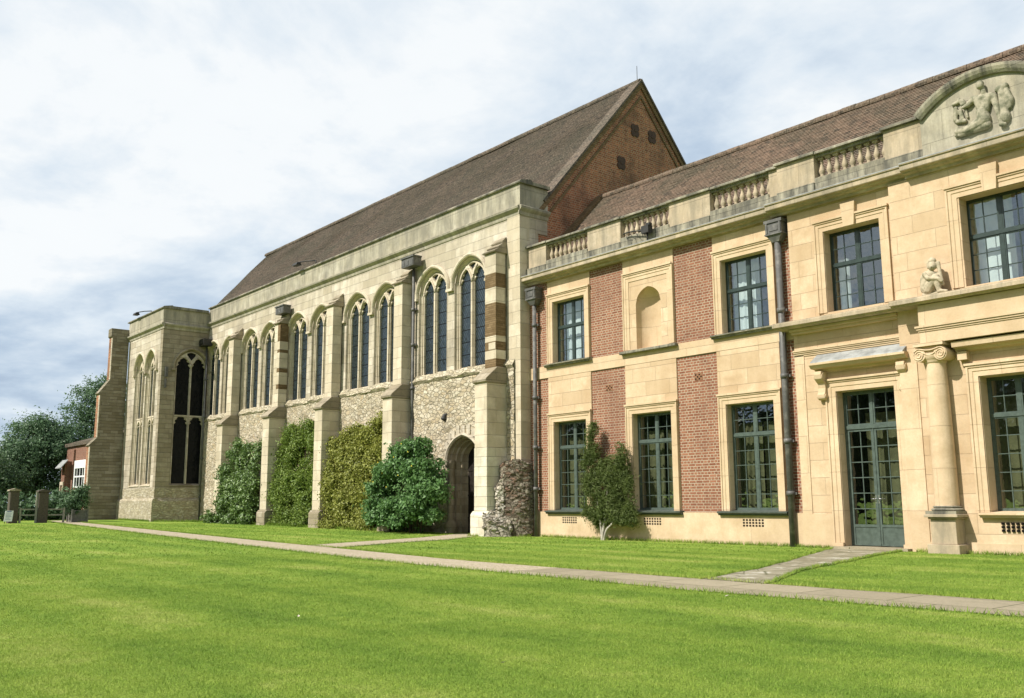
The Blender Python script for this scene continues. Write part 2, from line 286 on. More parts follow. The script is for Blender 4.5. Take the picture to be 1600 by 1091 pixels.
# ---------------------------------------------------------------- mesh helpers
class MB:
    def __init__(s): s.v = []; s.f = []; s.mi = []; s.sm = []
    def add(s, vs, fs, mi=0, smooth=False):
        o = len(s.v); s.v += [tuple(q) for q in vs]
        for f in fs: s.f.append([i+o for i in f]); s.mi.append(mi); s.sm.append(smooth)
    def box(s, x0, x1, y0, y1, z0, z1, mi=0):
        if x0 > x1: x0, x1 = x1, x0
        if y0 > y1: y0, y1 = y1, y0
        s.add([(x0, y0, z0), (x1, y0, z0), (x1, y1, z0), (x0, y1, z0), (x0, y0, z1), (x1, y0, z1), (x1, y1, z1), (x0, y1, z1)],
              [(0, 3, 2, 1), (4, 5, 6, 7), (0, 1, 5, 4), (1, 2, 6, 5), (2, 3, 7, 6), (3, 0, 4, 7)], mi)
    def prism_x(s, prof, x0, x1, mi=0):
        # profile of (y, z) points, extruded along x with both ends closed
        n = len(prof); s.add([(x0, y, z) for y, z in prof]+[(x1, y, z) for y, z in prof],
              [(i, (i+1) % n, n+(i+1) % n, n+i) for i in range(n)]+[tuple(range(n))[::-1], tuple(range(n, 2*n))], mi)
    def prism_y(s, prof, y0, y1, mi=0):
        n = len(prof); s.add([(x, y0, z) for x, z in prof]+[(x, y1, z) for x, z in prof],
              [(i, n+i, n+(i+1) % n, (i+1) % n) for i in range(n)]+[tuple(range(n)), tuple(range(n, 2*n))[::-1]], mi)
    def prism_z(s, prof, z0, z1, mi=0):
        n = len(prof); s.add([(x, y, z0) for x, y in prof]+[(x, y, z1) for x, y in prof],
              [(i, (i+1) % n, n+(i+1) % n, n+i) for i in range(n)]+[tuple(range(n))[::-1], tuple(range(n, 2*n))], mi)
    def lathe(s, cx, cy, prof, seg=20, mi=0, smooth=True):
        vs = []; n = len(prof)
        for k in range(seg):
            a = 2*math.pi*k/seg; vs += [(cx+r*math.cos(a), cy+r*math.sin(a), z) for r, z in prof]
        fs = [(k*n+i, ((k+1) % seg)*n+i, ((k+1) % seg)*n+i+1, k*n+i+1) for k in range(seg) for i in range(n-1)]
        s.add(vs, fs, mi, smooth)
        s.add([vs[k*n] for k in range(seg)], [tuple(range(seg))[::-1]], mi); s.add([vs[k*n+n-1] for k in range(seg)], [tuple(range(seg))], mi)
    def tube(s, pts, rads, seg=8, mi=0, smooth=True):
        pts = [Vector(p) for p in pts]; vs = []; n = len(pts)
        if not hasattr(rads, '__len__'): rads = [rads]*n
        for i, p in enumerate(pts):
            d = (pts[min(i+1, n-1)]-pts[max(i-1, 0)]).normalized()
            a = d.cross(Vector((0, 0, 1)) if abs(d.z) < .9 else Vector((1, 0, 0))).normalized(); b = d.cross(a)
            vs += [p+(a*math.cos(q)+b*math.sin(q))*rads[i] for q in [2*math.pi*k/seg for k in range(seg)]]
        fs = [(i*seg+k, i*seg+(k+1) % seg, (i+1)*seg+(k+1) % seg, (i+1)*seg+k) for i in range(n-1) for k in range(seg)]
        s.add(vs, fs+[tuple(range(seg))[::-1], tuple(range((n-1)*seg, n*seg))], mi, smooth)
    def sweep(s, path, prof, mi=0, closed=False):
        """path: (x,z) points in the wall plane; prof: (outward offset, y) ring swept along it, ends closed"""
        n = len(path); P = [Vector(p) for p in path]; vs = []; m = len(prof)
        for i in range(n):
            ts = []
            if i > 0 or closed: ts.append((P[i]-P[i-1]).normalized())
            if i < n-1 or closed: ts.append((P[(i+1) % n]-P[i]).normalized())
            ns = [Vector((-q.y, q.x)) for q in ts]; nn = sum(ns, Vector((0, 0))).normalized(); k = 1/max(.35, nn.dot(ns[0]))
            vs += [(P[i].x+nn.x*o*k, y, P[i].y+nn.y*o*k) for o, y in prof]
        N = n if closed else n-1
        fs = [(i*m+j, i*m+(j+1) % m, ((i+1) % n)*m+(j+1) % m, ((i+1) % n)*m+j) for i in range(N) for j in range(m)]
        if not closed: fs += [tuple(range(m)), tuple(range((n-1)*m, n*m))[::-1]]
        s.add(vs, fs, mi)
    def build(s, name, mats, parent=None, loc=(0, 0, 0), bevel=0, local=False):
        """vertices are in world metres; the object's origin goes to loc"""
        me = bpy.data.meshes.new(name)
        L = Vector((0, 0, 0)) if local else Vector(loc)
        me.from_pydata([(v[0]-L.x, v[1]-L.y, v[2]-L.z) for v in s.v], [], s.f)
        if not isinstance(mats, (list, tuple)): mats = [mats]
        for q in mats: me.materials.append(MATS[q])
        me.polygons.foreach_set('material_index', s.mi); me.polygons.foreach_set('use_smooth', s.sm); me.update()
        bm = bmesh.new(); bm.from_mesh(me); bmesh.ops.recalc_face_normals(bm, faces=bm.faces[:]); bm.to_mesh(me); bm.free()
        o = bpy.data.objects.new(name, me); COL.objects.link(o)
        if parent is not None:
            o.parent = parent; o.location = Vector(loc)-wloc(parent)
        else: o.location = loc
        if bevel:
            b = o.modifiers.new('bevel', 'BEVEL'); b.width = bevel; b.segments = 1; b.limit_method = 'ANGLE'
        return o
def wloc(o):
    L = o.location.copy()
    while o.parent: o = o.parent; L += o.location
    return L
def thing(name, label, cat, loc, group=None):
    o = bpy.data.objects.new(name, None); COL.objects.link(o); o.location = loc; o.empty_display_size = .3
    return tag(o, label, cat, group)
def tag(o, label, cat, group=None):
    o['label'] = label; o['category'] = cat
    if group: o['group'] = group
    return o
def dup(o, loc, parent=None):
    c = o.copy(); COL.objects.link(c); c.parent = parent if parent is not None else o.parent; c.location = loc
    for ch in [q for q in bpy.data.objects if q.parent == o]: dup(ch, ch.location, c)
    return c
def gz(x): return max(0.0, 0.0075*(-x-21))
def curve_pts(ctrl, n=12):
    out = []
    P = [ctrl[0]]+list(ctrl)+[ctrl[-1]]
    for i in range(1, len(P)-2):
        p0, p1, p2, p3 = [Vector(P[i+k]) for k in (-1, 0, 1, 2)]
        for k in range(n):
            q = k/n; out.append(.5*((2*p1)+(-p0+p2)*q+(2*p0-5*p1+4*p2-p3)*q*q+(-p0+3*p1-3*p2+p3)*q**3))
    out.append(Vector(ctrl[-1])); return out
def arch(cx, z0, zs, hw, rise, n=10, k=1.25):
    """pointed arch outline from left foot over the apex to right foot"""
    Rr = k*hw; h = math.sqrt(Rr*Rr-(Rr-hw)**2); a1 = math.asin(min(1, h/Rr)); sc = rise/h
    left = [(-(-(Rr-hw)+Rr*math.cos(a1*i/n)), Rr*math.sin(a1*i/n)*sc) for i in range(n+1)]
    pts = [(x, z) for x, z in left]; pts += [(-x, z) for x, z in left[:-1][::-1]]
    return [(cx-hw, z0)]+[(cx+x, zs+z) for x, z in pts]+[(cx+hw, z0)]
def archz(dx, zs, hw, rise, k=1.25):
    dx = min(abs(dx), hw); Rr = k*hw; h = math.sqrt(Rr*Rr-(Rr-hw)**2)
    return zs+math.sqrt(max(0, Rr*Rr-(dx+Rr-hw)**2))*rise/h
def wall_with_arches(mb, x0, x1, z0, z1, y0, y1, holes, mi=0):
    """a wall slab with arched openings; holes: (cx, sill z, spring z, half width, rise)"""
    holes = sorted(holes); x = x0
    for cx, zb, zs, hw, rise in holes:
        mb.box(x, cx-hw, y0, y1, z0, z1, mi)
        if zb > z0: mb.box(cx-hw, cx+hw, y0, y1, z0, zb, mi)
        n = 16; xs = [cx-hw+2*hw*i/n for i in range(n+1)]; zz = [archz(q-cx, zs, hw, rise) for q in xs]
        prof = list(zip(xs, zz))
        vs = [(a, y0, b) for a, b in prof]+[(a, y0, z1) for a in xs]+[(a, y1, b) for a, b in prof]+[(a, y1, z1) for a in xs]; N = n+1
        fs = []
        for i in range(n): fs += [(i, i+1, N+i+1, N+i), (2*N+i, 3*N+i, 3*N+i+1, 2*N+i+1), (i, 2*N+i, 2*N+i+1, i+1), (N+i, N+i+1, 3*N+i+1, 3*N+i)]
        mb.add(vs, fs, mi); x = cx+hw
    mb.box(x, x1, y0, y1, z0, z1, mi)

# ================================================================= GROUND
xs = sorted(set(list(np.arange(-60, 4, 1.0))+[-600, -300, -150, -110, -80, 12, 40, 120, 300, 600])); ys = sorted(set(list(np.arange(-6, 24, 1.0))+[-600, -200, -80, -30, 40, 80, 200, 600]))
mb = MB(); vs = [(x, y, min(gz(x), .36) if x > -110 else .36) for x in xs for y in ys]; ny = len(ys)
mb.add(vs, [(i*ny+j, (i+1)*ny+j, (i+1)*ny+j+1, i*ny+j+1) for i in range(len(xs)-1) for j in range(ny-1)], 0, True)
o = mb.build('lawn', 'lawn_ground'); o['kind'] = 'structure'
NEAR = [(6, 10.3), (-2, 9.85), (-4, 9.62), (-8, 9.45), (-15, 9.82), (-21, 10.45), (-27, 10.86), (-32, 11.2), (-40, 11.85), (-50, 12.75), (-56, 13.4)]
FAR = [(6, 12.0), (-2, 11.35), (-4, 11.05), (-8, 10.9), (-15, 11.1), (-21, 11.85), (-27, 12.2), (-32, 12.55), (-40, 13.15), (-50, 13.9), (-56, 14.4)]
def yat(L, x): return float(np.interp(x, [p[0] for p in L][::-1], [p[1] for p in L][::-1]))
def strip(name, mat, left, right, dz):
    mb = MB(); n = len(left); vs = [(x, y, gz(x)+dz) for x, y in left]+[(x, y, gz(x)+dz) for x, y in right]
    mb.add(vs, [(i, i+1, n+i+1, n+i) for i in range(n-1)]); o = mb.build(name, mat); o['kind'] = 'structure'; return o
X = list(np.arange(-56, 6.1, .4))
jit = lambda x, s: .05*noise.noise(Vector((x*1.3, s, 0)))
A = [(x, yat(NEAR, x)+jit(x, 1)) for x in X]; B = [(x, yat(FAR, x)+jit(x, 5)) for x in X]
k = [i for i, x in enumerate(X) if x < -11.9][-1]
strip('gravel_path', 'gravel', A[:k+1], B[:k+1], .006)
strip('paved_path', 'paving', A[k:], B[k:], .006)
HL = [(-22.84, 11.95), (-23.4, 13.3), (-24.06, 14.87), (-24.8, 16.8), (-25.9, 18.6), (-26.9, 20.0)]; HR = [(-21.2, 11.8), (-21.9, 13.3), (-22.55, 14.87), (-23.15, 16.8), (-24.3, 18.6), (-25.6, 20.0)]
strip('hall_door_path', 'gravel', HL, HR, .011)
DL = [(-8.8, 10.9), (-9.66, 13.6), (-10.6, 15.9), (-11.6, 18.2), (-12.45, 20.34)]; DR = [(-7.7, 10.9), (-8.9, 13.6), (-9.5, 15.9), (-10.2, 18.2), (-10.7, 20.34)]
def dens(L, n=6): 
    return [tuple(Vector(L[i]).lerp(Vector(L[i+1]), q/n)) for i in range(len(L)-1) for q in range(n)]+[L[-1]]
DLj = [(x+.10*noise.noise(Vector((y*1.7, 2, 0))), y) for x, y in dens(DL)]; DRj = [(x+.10*noise.noise(Vector((y*1.7, 9, 0))), y) for x, y in dens(DR)]
strip('house_door_path', 'paving_worn', DLj, DRj, .011)

# grass blades: dense near the camera, thinning with distance
def on_path(x, y):
    yn = np.interp(x, [p[0] for p in NEAR][::-1], [p[1] for p in NEAR][::-1]); yf = np.interp(x, [p[0] for p in FAR][::-1], [p[1] for p in FAR][::-1])
    r = (y > yn+.02) & (y < yf-.02)
    for L, Rr in ((HL, HR), (DL, DR)):
        xl = np.interp(y, [p[1] for p in L], [p[0] for p in L]); xr = np.interp(y, [p[1] for p in Rr], [p[0] for p in Rr])
        r |= (y > L[0][1]-.1) & (x > xl+.03) & (x < xr-.03) & (y < 20.4)
    return r
def blades(name, spec, seed):
    rg = np.random.default_rng(seed); PX = []; PY = []; H = []; W = []
    a0 = math.pi-YAW; half = R_(33)
    for r0, r1, den, h, wd in spec:
        n = int(den*half*(r1*r1-r0*r0)); r = np.sqrt(rg.uniform(r0*r0, r1*r1, n)); th = a0+rg.uniform(-half, half, n)
        x = r*np.cos(th); y = r*np.sin(th); k = (y < 20.0) & (x > -50.5) & ~on_path(x, y)
        k &= ~((x < -23.9) & (y > 19.9)); 
        x, y = x[k], y[k]; PX.append(x); PY.append(y); H.append(h*rg.uniform(.55, 1.25, len(x))); W.append(wd*rg.uniform(.7, 1.3, len(x)))
    # ragged tufts along the path edges and at the foot of the walls
    def edge(L, n, sg, h=.06, w=.012):
        q = np.linspace(0, 1, len(L)); tt = rg.uniform(0, 1, n); x = np.interp(tt, q, [p[0] for p in L]); y = np.interp(tt, q, [p[1] for p in L])+sg*np.abs(rg.normal(0, .05, n))
        PX.append(x); PY.append(y); H.append(h*rg.uniform(.5, 1.3, n)); W.append(w*rg.uniform(.7, 1.3, n))
    edge([(x, y) for x, y in A], 9000, -1); edge(B, 9000, 1)
    edge([(-23, 20.42), (-13.3, 20.36)], 2600, -1, .10, .014); edge([(-10.3, 20.1), (-4, 20.1)], 1800, -1, .09, .014); edge([(-13.3, 20.3), (-12.5, 20.3)], 300, -1, .08, .014)
    edge(DLj, 2500, -1, .06); edge(DRj, 2500, -1, .06); edge(HL, 1200, 1, .05); edge(HR, 1200, -1, .05)
    edge([(-46, 19.2), (-31, 19.2)], 3000, -1, .12, .03); edge([(-50.8, 17.5), (-47, 19.9)], 600, -1, .12, .03); edge([(-56, 17.4), (-51, 17.4)], 900, -1, .12, .03)
    edge([(-24.9, 18.85), (-23.3, 20.2)], 500, -1, .10, .014)
    x = np.concatenate(PX); y = np.concatenate(PY); h = np.concatenate(H); wd = np.concatenate(W); n = len(x)
    z = np.maximum(0, .0075*(-x-21)); an = rg.uniform(0, 2*np.pi, n); lx = rg.normal(0, .55, n)*h; ly = rg.normal(0, .55, n)*h
    co = np.empty((n, 3, 3), np.float32); c, s_ = np.cos(an)*wd/2, np.sin(an)*wd/2
    co[:, 0] = np.stack([x-c, y-s_, z-.003], 1); co[:, 1] = np.stack([x+c, y+s_, z-.003], 1); co[:, 2] = np.stack([x+lx, y+ly, z+h], 1)
    me = bpy.data.meshes.new(name); me.vertices.add(3*n); me.vertices.foreach_set('co', co.ravel()); me.loops.add(3*n); me.loops.foreach_set('vertex_index', np.arange(3*n, dtype=np.int32))
    me.polygons.add(n); me.polygons.foreach_set('loop_start', np.arange(0, 3*n, 3, dtype=np.int32)); me.update(calc_edges=True); me.materials.append(MATS['grass_blades'])
    o = bpy.data.objects.new(name, me); COL.objects.link(o); o['kind'] = 'stuff'; return o
blades('grass', [(2.6, 5.5, 10500, .0145, .0042), (5.5, 9, 5000, .016, .0055), (9, 14, 2000, .017, .0085), (14, 22, 650, .019, .013), (22, 50, 80, .028, .03)], 3)

# ================================================================= HOUSE WING (right)
P0, P1, P2 = 20.5, 20.35, 20.2
C0 = -8.1; XR = -2.2
CX = [-21.68, -18.22, -14.79]
wing = thing('mansion_wing', 'brick and golden stone mansion wing with a balustrade, right of the medieval hall', 'mansion', (-15, 20.5, 0))
def mold_box_frame(mb, cx, hw, z0, z1, Y, wd=.235, base=True):
    p = [(cx-hw, z0), (cx-hw, z1), (cx+hw, z1), (cx+hw, z0)]
    mb.sweep(p, [(0, Y+.02), (0, Y-.018), (.10, Y-.018), (.115, Y-.034), (wd-.05, Y-.034), (wd-.04, Y-.058), (wd, Y-.058), (wd, Y+.02)])
def opening_reveal(mb, cx, hw, z0, z1, Y, Yf):
    # plain stone lining of a rectangular opening, 3 mm inside the wall's own edges
    e = .003
    mb.box(cx-hw-e, cx-hw+.012, Y+.01, Yf+.05, z0, z1); mb.box(cx+hw-.012, cx+hw+e, Y+.01, Yf+.05, z0, z1); mb.box(cx-hw+.013, cx+hw-.013, Y+.01, Yf+.05, z1-.012, z1+e)

# --- brick strips, stone panels, plinth, band
def part(name, mat, mb, loc=(-15, 20.5, 0), parent=None, bevel=0): return mb.build(name, mat, parent or wing, loc, bevel)
edges = [-23.64]+[e for c in CX for e in (c-1.0, c+1.0)]+[-13.27]
for i in range(0, len(edges), 2):
    for za, zb in ((.82, 5.17), (5.57, 8.42)): mb = MB(); mb.box(edges[i], edges[i+1], P0, 20.9, za, zb); part('brick_wall', 'brick_red', mb, (edges[i], P0, za))
Yp = 20.465
for i, c in enumerate(CX):
    hw = .755; mb = MB()
    mb.box(c-1, c-hw, Yp, 20.9, .82, 3.69); mb.box(c+hw, c+1, Yp, 20.9, .82, 3.69); mb.box(c-1, c+1, Yp, 20.9, 3.69, 5.168)
    if i == 1: wall_with_arches(mb, c-1, c+1, 5.572, 8.418, Yp, 20.9, [(c, 5.62, 6.97, .49, .49)])
    else:
        mb.box(c-1, c-hw, Yp, 20.9, 5.572, 8.418); mb.box(c+hw, c+1, Yp, 20.9, 5.572, 8.418); mb.box(c-hw, c+hw, Yp, 20.9, 7.68, 8.418); mb.box(c-hw, c+hw, Yp, 20.9, 5.572, 5.62)
    part('stone_panel', 'stone_gold', mb, (c, 20.5, 0))
mb = MB(); mb.box(-23.64, -13.272, 20.455, 20.92, 5.172, 5.568); part('stone_band', 'stone_gold_plain', mb)
mb = MB(); mb.box(-23.638, -13.272, 20.44, 20.92, -.3, .818); part('plinth', 'stone_gold_plain', mb)
# niche lining: half drum and quarter dome
mb = MB(); c = CX[1]; n = 14; vs = []
for zz in (5.62, 6.97): vs += [(c-.49*math.cos(math.pi*i/n), Yp+.01+.40*math.sin(math.pi*i/n), zz) for i in range(n+1)]
N = n+1
for j in range(1, 7):
    q = math.pi/2*j/6; r = math.cos(q); vs += [(c-.49*r*math.cos(math.pi*i/n), Yp+.01+.40*r*math.sin(math.pi*i/n), 6.97+.49*math.sin(q)) for i in range(n+1)]
mb.add(vs, [(j*N+i, j*N+i+1, (j+1)*N+i+1, (j+1)*N+i) for j in range(7) for i in range(n)], 0, True)
part('niche', 'stone_gold_plain', mb)
mb = MB(); mold_box_frame(mb, c, .76, 5.62, 7.71, Yp); mb.box(c-.98, c+.98, Yp-.085, Yp-.03, 7.95, 8.0); part('niche_surround', 'stone_gold_plain', mb)
mb = MB(); mb.box(c-1.1, c+1.1, Yp-.15, Yp, 5.50, 5.585); part('niche_sill', 'stone_black', mb, bevel=.015)

# --- windows
def grid_frame(mb, cx, hw, z0, z1, Y, zt, up, lo, cols=4, kick=0, jamb=.05):
    D = .07
    mb.box(cx-hw, cx-hw+jamb, Y, Y+D, z0, z1); mb.box(cx+hw-jamb, cx+hw, Y, Y+D, z0, z1)
    xa, xb = cx-hw+jamb, cx+hw-jamb
    mb.box(xa, xb, Y, Y+D, z1-jamb, z1); mb.box(xa, xb, Y, Y+D, z0, z0+jamb); mb.box(xa, xb, Y-.012, Y+D, zt-.036, zt+.036)
    for za, zb, rows in ((zt+.036, z1-jamb, up), (z0+jamb, zt-.036, lo)):
        mb.box(cx-.035, cx+.035, Y+.004, Y+D-.004, za, zb)
        for x0, x1 in ((xa, cx-.035), (cx+.035, xb)):
            m = cols//2
            # casement rail round each light
            mb.box(x0, x0+.03, Y+.01, Y+.06, za, zb); mb.box(x1-.03, x1, Y+.01, Y+.06, za, zb); mb.box(x0+.03, x1-.03, Y+.01, Y+.06, za, za+.03); mb.box(x0+.03, x1-.03, Y+.01, Y+.06, zb-.03, zb)
            for k in range(1, m):
                q = x0+(x1-x0)*k/m; mb.box(q-.009, q+.009, Y+.018, Y+.05, za+.03, zb-.03)
            for k in range(1, rows):
                q = za+(zb-za)*k/rows; mb.box(x0+.03, x1-.03, Y+.02, Y+.048, q-.009, q+.009)
def pane(name, mat, x0, x1, z0, z1, Y, parent, loc):
    mb = MB(); mb.add([(x0, Y, z0), (x1, Y, z0), (x1, Y, z1), (x0, Y, z1)], [(0, 1, 2, 3)]); return mb.build(name, mat, parent, loc)
def curtain(mat, x0, x1, z0, z1, Y, parent, loc, seed, amp=.045, wl=.16, solid=1.0):
    rg = random.Random(seed); mb = MB(); n = int((x1-x0)/.018); vs = []
    ph = rg.uniform(0, 6)
    for zi in range(7):
        zf = zi/6
        for i in range(n+1):
            x = x0+(x1-x0)*i/n; a = amp*(.55+.45*math.sin(x*3.1+ph))*(1.15-.4*zf)
            vs.append((x, Y+a*math.sin(2*math.pi*x/wl+1.5*math.sin(x*4+ph)+.25*zf), z0+(z1-z0)*zf))
    mb.add(vs, [(j*(n+1)+i, j*(n+1)+i+1, (j+1)*(n+1)+i+1, (j+1)*(n+1)+i) for j in range(6) for i in range(n)], 0, True)
    return mb.build('curtain', mat, parent, loc)
YF = 20.68
def house_window(cx, hw, z0, z1, Y, zt, up, lo, cur, seed, sill=True, key=False):
    fm = 'door_paint' if z0 < 2 else 'green_paint'
    loc = (cx, Y, z0)
    mb = MB(); grid_frame(mb, cx, hw, z0, z1, YF+(Y-Yp)*.5, zt, up, lo); yf = YF+(Y-Yp)*.5
    win = mb.build('window', fm, wing, loc)
    pane('glass', 'glass_clear', cx-hw+.05, cx+hw-.05, z0+.05, z1-.05, yf+.035, win, loc)
    mb = MB(); mold_box_frame(mb, cx, hw, z0, z1, Y); opening_reveal(mb, cx, hw, z0, z1, Y, yf)
    if key: mb.prism_y([(cx-.14, z1-.02), (cx+.14, z1-.02), (cx+.19, z1+.56), (cx-.19, z1+.56)], Y-.09, Y+.01)
    mb.box(cx-hw-.26, cx+hw+.26, Y-.085, Y+.01, z1+.237, z1+.285)
    mb.build('stone_surround', 'stone_gold_plain', win, loc)
    if sill:
        mb = MB(); mb.prism_x([(yf, z0+.02), (Y-.10, z0-.01), (Y-.16, z0-.02), (Y-.16, z0-.055), (Y-.11, z0-.075), (Y-.10, z0-.115), (Y+.0, z0-.115), (yf, z0-.05)], cx-1.08 if hw > .7 else cx-.82, cx+1.08 if hw > .7 else cx+.82)
        mb.build('sill', sill, win, loc)
    for m_, a, b, za, zb in cur: curtain(m_, a, b, za, zb, yf+.34, win, loc, seed)
    return win
def net(c): return [('curtain_net', c-.74, c+.12, 5.6, 7.7), ('curtain_net', c+.42, c+.74, 5.6, 7.7)]
for i, c in enumerate(CX):
    house_window(c, .755, .865, 3.69, Yp, 2.86, 2, 5, [('curtain_gold', c-.8, c-.02, .7, 3.2), ('curtain_gold', c+.03, c+.8, .7, 3.2)], i, 'green_sill')
house_window(CX[0], .755, 5.62, 7.68, Yp, 6.82, 2, 3, net(CX[0]), 11, 'stone_black')
house_window(CX[2], .755, 5.62, 7.68, Yp, 6.82, 2, 3, net(CX[2]), 12, 'stone_black')

# --- stone side bay with the door, and the centre
mb = MB()
def block(mb, x0, x1, Y, z0, z1, ops):
    x = x0; zs = [z0]+[q for o in ops for q in o[2:4]]+[z1]
    l, r = min(o[0] for o in ops), max(o[1] for o in ops)
    mb.box(x0, l, Y, 20.9, z0, z1); mb.box(r, x1, Y, 20.9, z0, z1); zc = z0
    for a, b, za, zb in ops:
        if za > zc: mb.box(l, r, Y, 20.9, zc, za)
        if a > l: mb.box(l, a, Y, 20.9, za, zb)
        if b < r: mb.box(b, r, Y, 20.9, za, zb)
        zc = zb
    mb.box(l, r, Y, 20.9, zc, z1)
AX, DX = -11.53, -11.45
block(mb, -13.27, -10.432, P1, -.3, 8.42, [(DX-.74, DX+.74, -.05, 3.72), (AX-.745, AX+.745, 5.68, 7.73)])
part('stone_wall', 'stone_gold', mb, (-12, 20.35, 0)); mb = MB(); block(mb, 2*C0+10.432, XR, P1, -.3, 8.42, [(-5.5, -4.02, -.05, 3.72), (-5.42, -3.93, 5.68, 7.73)])
part('stone_wall', 'stone_gold', mb, (-4, 20.35, 0))
mb = MB(); block(mb, -10.43, 2*C0+10.43, P2, -.3, 8.418, [(C0-.64, C0+.64, .86, 3.71), (C0-.73, C0+.73, 5.68, 7.69)]); part('stone_wall', 'stone_gold', mb)
for bx in ((-13.3, DX-1.0, P1-.03, P1+.02, -.3, .8), (-10.46, -9.95, P2-.03, P2+.02, -.3, .22), (-9.05, -7.0, P2-.03, P2+.02, -.3, .22)):
    mb = MB(); mb.box(*bx); part('plinth', 'stone_gold_plain', mb, (bx[0], bx[2], 0))
house_window(AX, .745, 5.68, 7.73, P1, 6.88, 2, 3, [('curtain_net', AX-.74, AX-.45, 5.6, 7.1)], 21, None, True)
house_window(C0-.04, .73, 5.68, 7.69, P2, 6.82, 2, 3, [('curtain_net', C0-.8, C0+.1, 5.6, 7.7), ('curtain_net', C0+.3, C0+.8, 5.6, 7.7)], 22, None, True)
house_window(C0, .64, .86, 3.71, P2, 2.88, 2, 5, [('curtain_gold', C0-.66, C0+.66, .7, 3.3)], 23, 'stone_gold_plain')
house_window(-4.68, .745, 5.68, 7.73, P1, 6.88, 2, 3, [('curtain_net', -5.4, -3.95, 5.6, 7.1)], 24, None, True)
# hood over the centre lower window
mb = MB(); mb.prism_x([(P2, 4.26), (P2-.10, 4.28), (P2-.14, 4.33), (P2-.30, 4.35), (P2-.32, 4.46), (P2, 4.50)], C0-1.02, C0+1.02)
for q in (-.88, .88): mb.box(C0+q-.1, C0+q+.1, P2-.16, P2+.01, 4.08, 4.26)
part('window_hood', 'stone_gold_plain', mb)
# pilaster strips beside the door and an outer architrave step
for bx in ((DX+.98, DX+1.005, P1-.05, P1+.01, .12, 4.1), (-10.46, -10.05, P2-.022, P2+.01, .22, 4.5), (-13.268, -13.0, P1-.02, P1+.01, .8, 4.7)):
    mb = MB(); mb.box(*bx); part('pilaster_strip', 'stone_gold_plain', mb, (bx[0], bx[2], bx[4]))
# --- door
dl = (DX, P1, 0); yd = YF-.06
mb = MB(); z0, z1, zt, hw = .06, 3.72, 2.84, .74
mb.box(DX-hw, DX-hw+.06, yd, yd+.09, z0, z1); mb.box(DX+hw-.06, DX+hw, yd, yd+.09, z0, z1); mb.box(DX-hw+.06, DX+hw-.06, yd, yd+.09, z1-.06, z1); mb.box(DX-hw+.06, DX+hw-.06, yd-.015, yd+.09, zt-.04, zt+.05)
door = mb.build('doorway', 'door_paint', wing, dl)
mb = MB(); mold_box_frame(mb, DX, hw, .14, 3.72, P1, .26); opening_reveal(mb, DX, hw, 0, 3.72, P1, yd); mb.box(DX-hw-.3, DX-hw, P1-.085, P1+.01, 0, .138); mb.box(DX+hw, DX+hw+.3, P1-.085, P1+.01, 0, .138); mb.box(DX-hw-.28, DX+hw+.28, P1-.09, P1+.01, 3.982, 4.03)
mb.build('stone_surround', 'stone_gold_plain', door, dl)
mb = MB(); mb.box(DX-.95, DX+.95, P1-.32, YF+.2, -.2, .055); mb.build('threshold', 'paving', door, dl)
xa, xb = DX-hw+.06, DX+hw-.06
mb = MB()
for x0, x1 in ((xa, DX-.03), (DX+.03, xb)):
    mb.box(x0, x0+.035, yd+.015, yd+.07, zt+.05, z1-.06); mb.box(x1-.035, x1, yd+.015, yd+.07, zt+.05, z1-.06); mb.box(x0+.035, x1-.035, yd+.015, yd+.07, zt+.05, zt+.085); mb.box(x0+.035, x1-.035, yd+.015, yd+.07, z1-.095, z1-.06)
    q = (x0+x1)/2; mb.box(q-.009, q+.009, yd+.02, yd+.05, zt+.085, z1-.095); q = (zt+z1)/2; mb.box(x0+.035, x1-.035, yd+.022, yd+.048, q-.009, q+.009)
mb.box(DX-.03, DX+.03, yd, yd+.08, zt+.05, z1-.06); mb.build('transom_light', 'door_paint', door, dl)
pane('glass', 'glass_clear', xa, xb, zt+.05, z1-.06, yd+.045, door, dl)
for s_, x0, x1 in ((-1, xa, DX-.006), (1, DX+.006, xb)):
    mb = MB(); za, zb = .075, zt-.036; st = .06
    mb.box(x0, x0+st, yd+.01, yd+.065, za, zb); mb.box(x1-st, x1, yd+.01, yd+.065, za, zb); mb.box(x0+st, x1-st, yd+.01, yd+.065, zb-.06, zb); mb.box(x0+st, x1-st, yd+.01, yd+.065, za, .10); mb.box(x0+st, x1-st, yd+.025, yd+.05, .10, .50); mb.box(x0+st, x1-st, yd+.01, yd+.065, .50, .56)
    q = (x0+x1)/2; mb.box(q-.009, q+.009, yd+.02, yd+.05, .56, zb-.06)
    for k in range(1, 6): zq = .56+(zb-.62)*k/6; mb.box(x0+st, x1-st, yd+.022, yd+.048, zq-.011, zq+.011)
    if s_ < 0: mb.box(x1-.012, x1+.018, yd-.004, yd+.0095, za, zb)
    leaf = mb.build('door_leaf', 'door_paint', wing, dl)
    pane('glass', 'glass_clear', x0+st, x1-st, .53, zb-.05, yd+.036, leaf, dl)
    mb = MB(); hx = DX+s_*.035; mb.tube([(hx, yd+.012, 1.15), (hx, yd-.05, 1.15), (hx+s_*.10, yd-.05, 1.15)], .011); mb.box(hx-.02, hx+.02, yd+.002, yd+.0095, 1.04, 1.24); mb.build('handle', 'steel', leaf, dl)
    curtain('curtain_gold', x0+(.30 if s_ < 0 else 0), x1, .1, 3.2, yd+.4, leaf, dl, 40+s_)
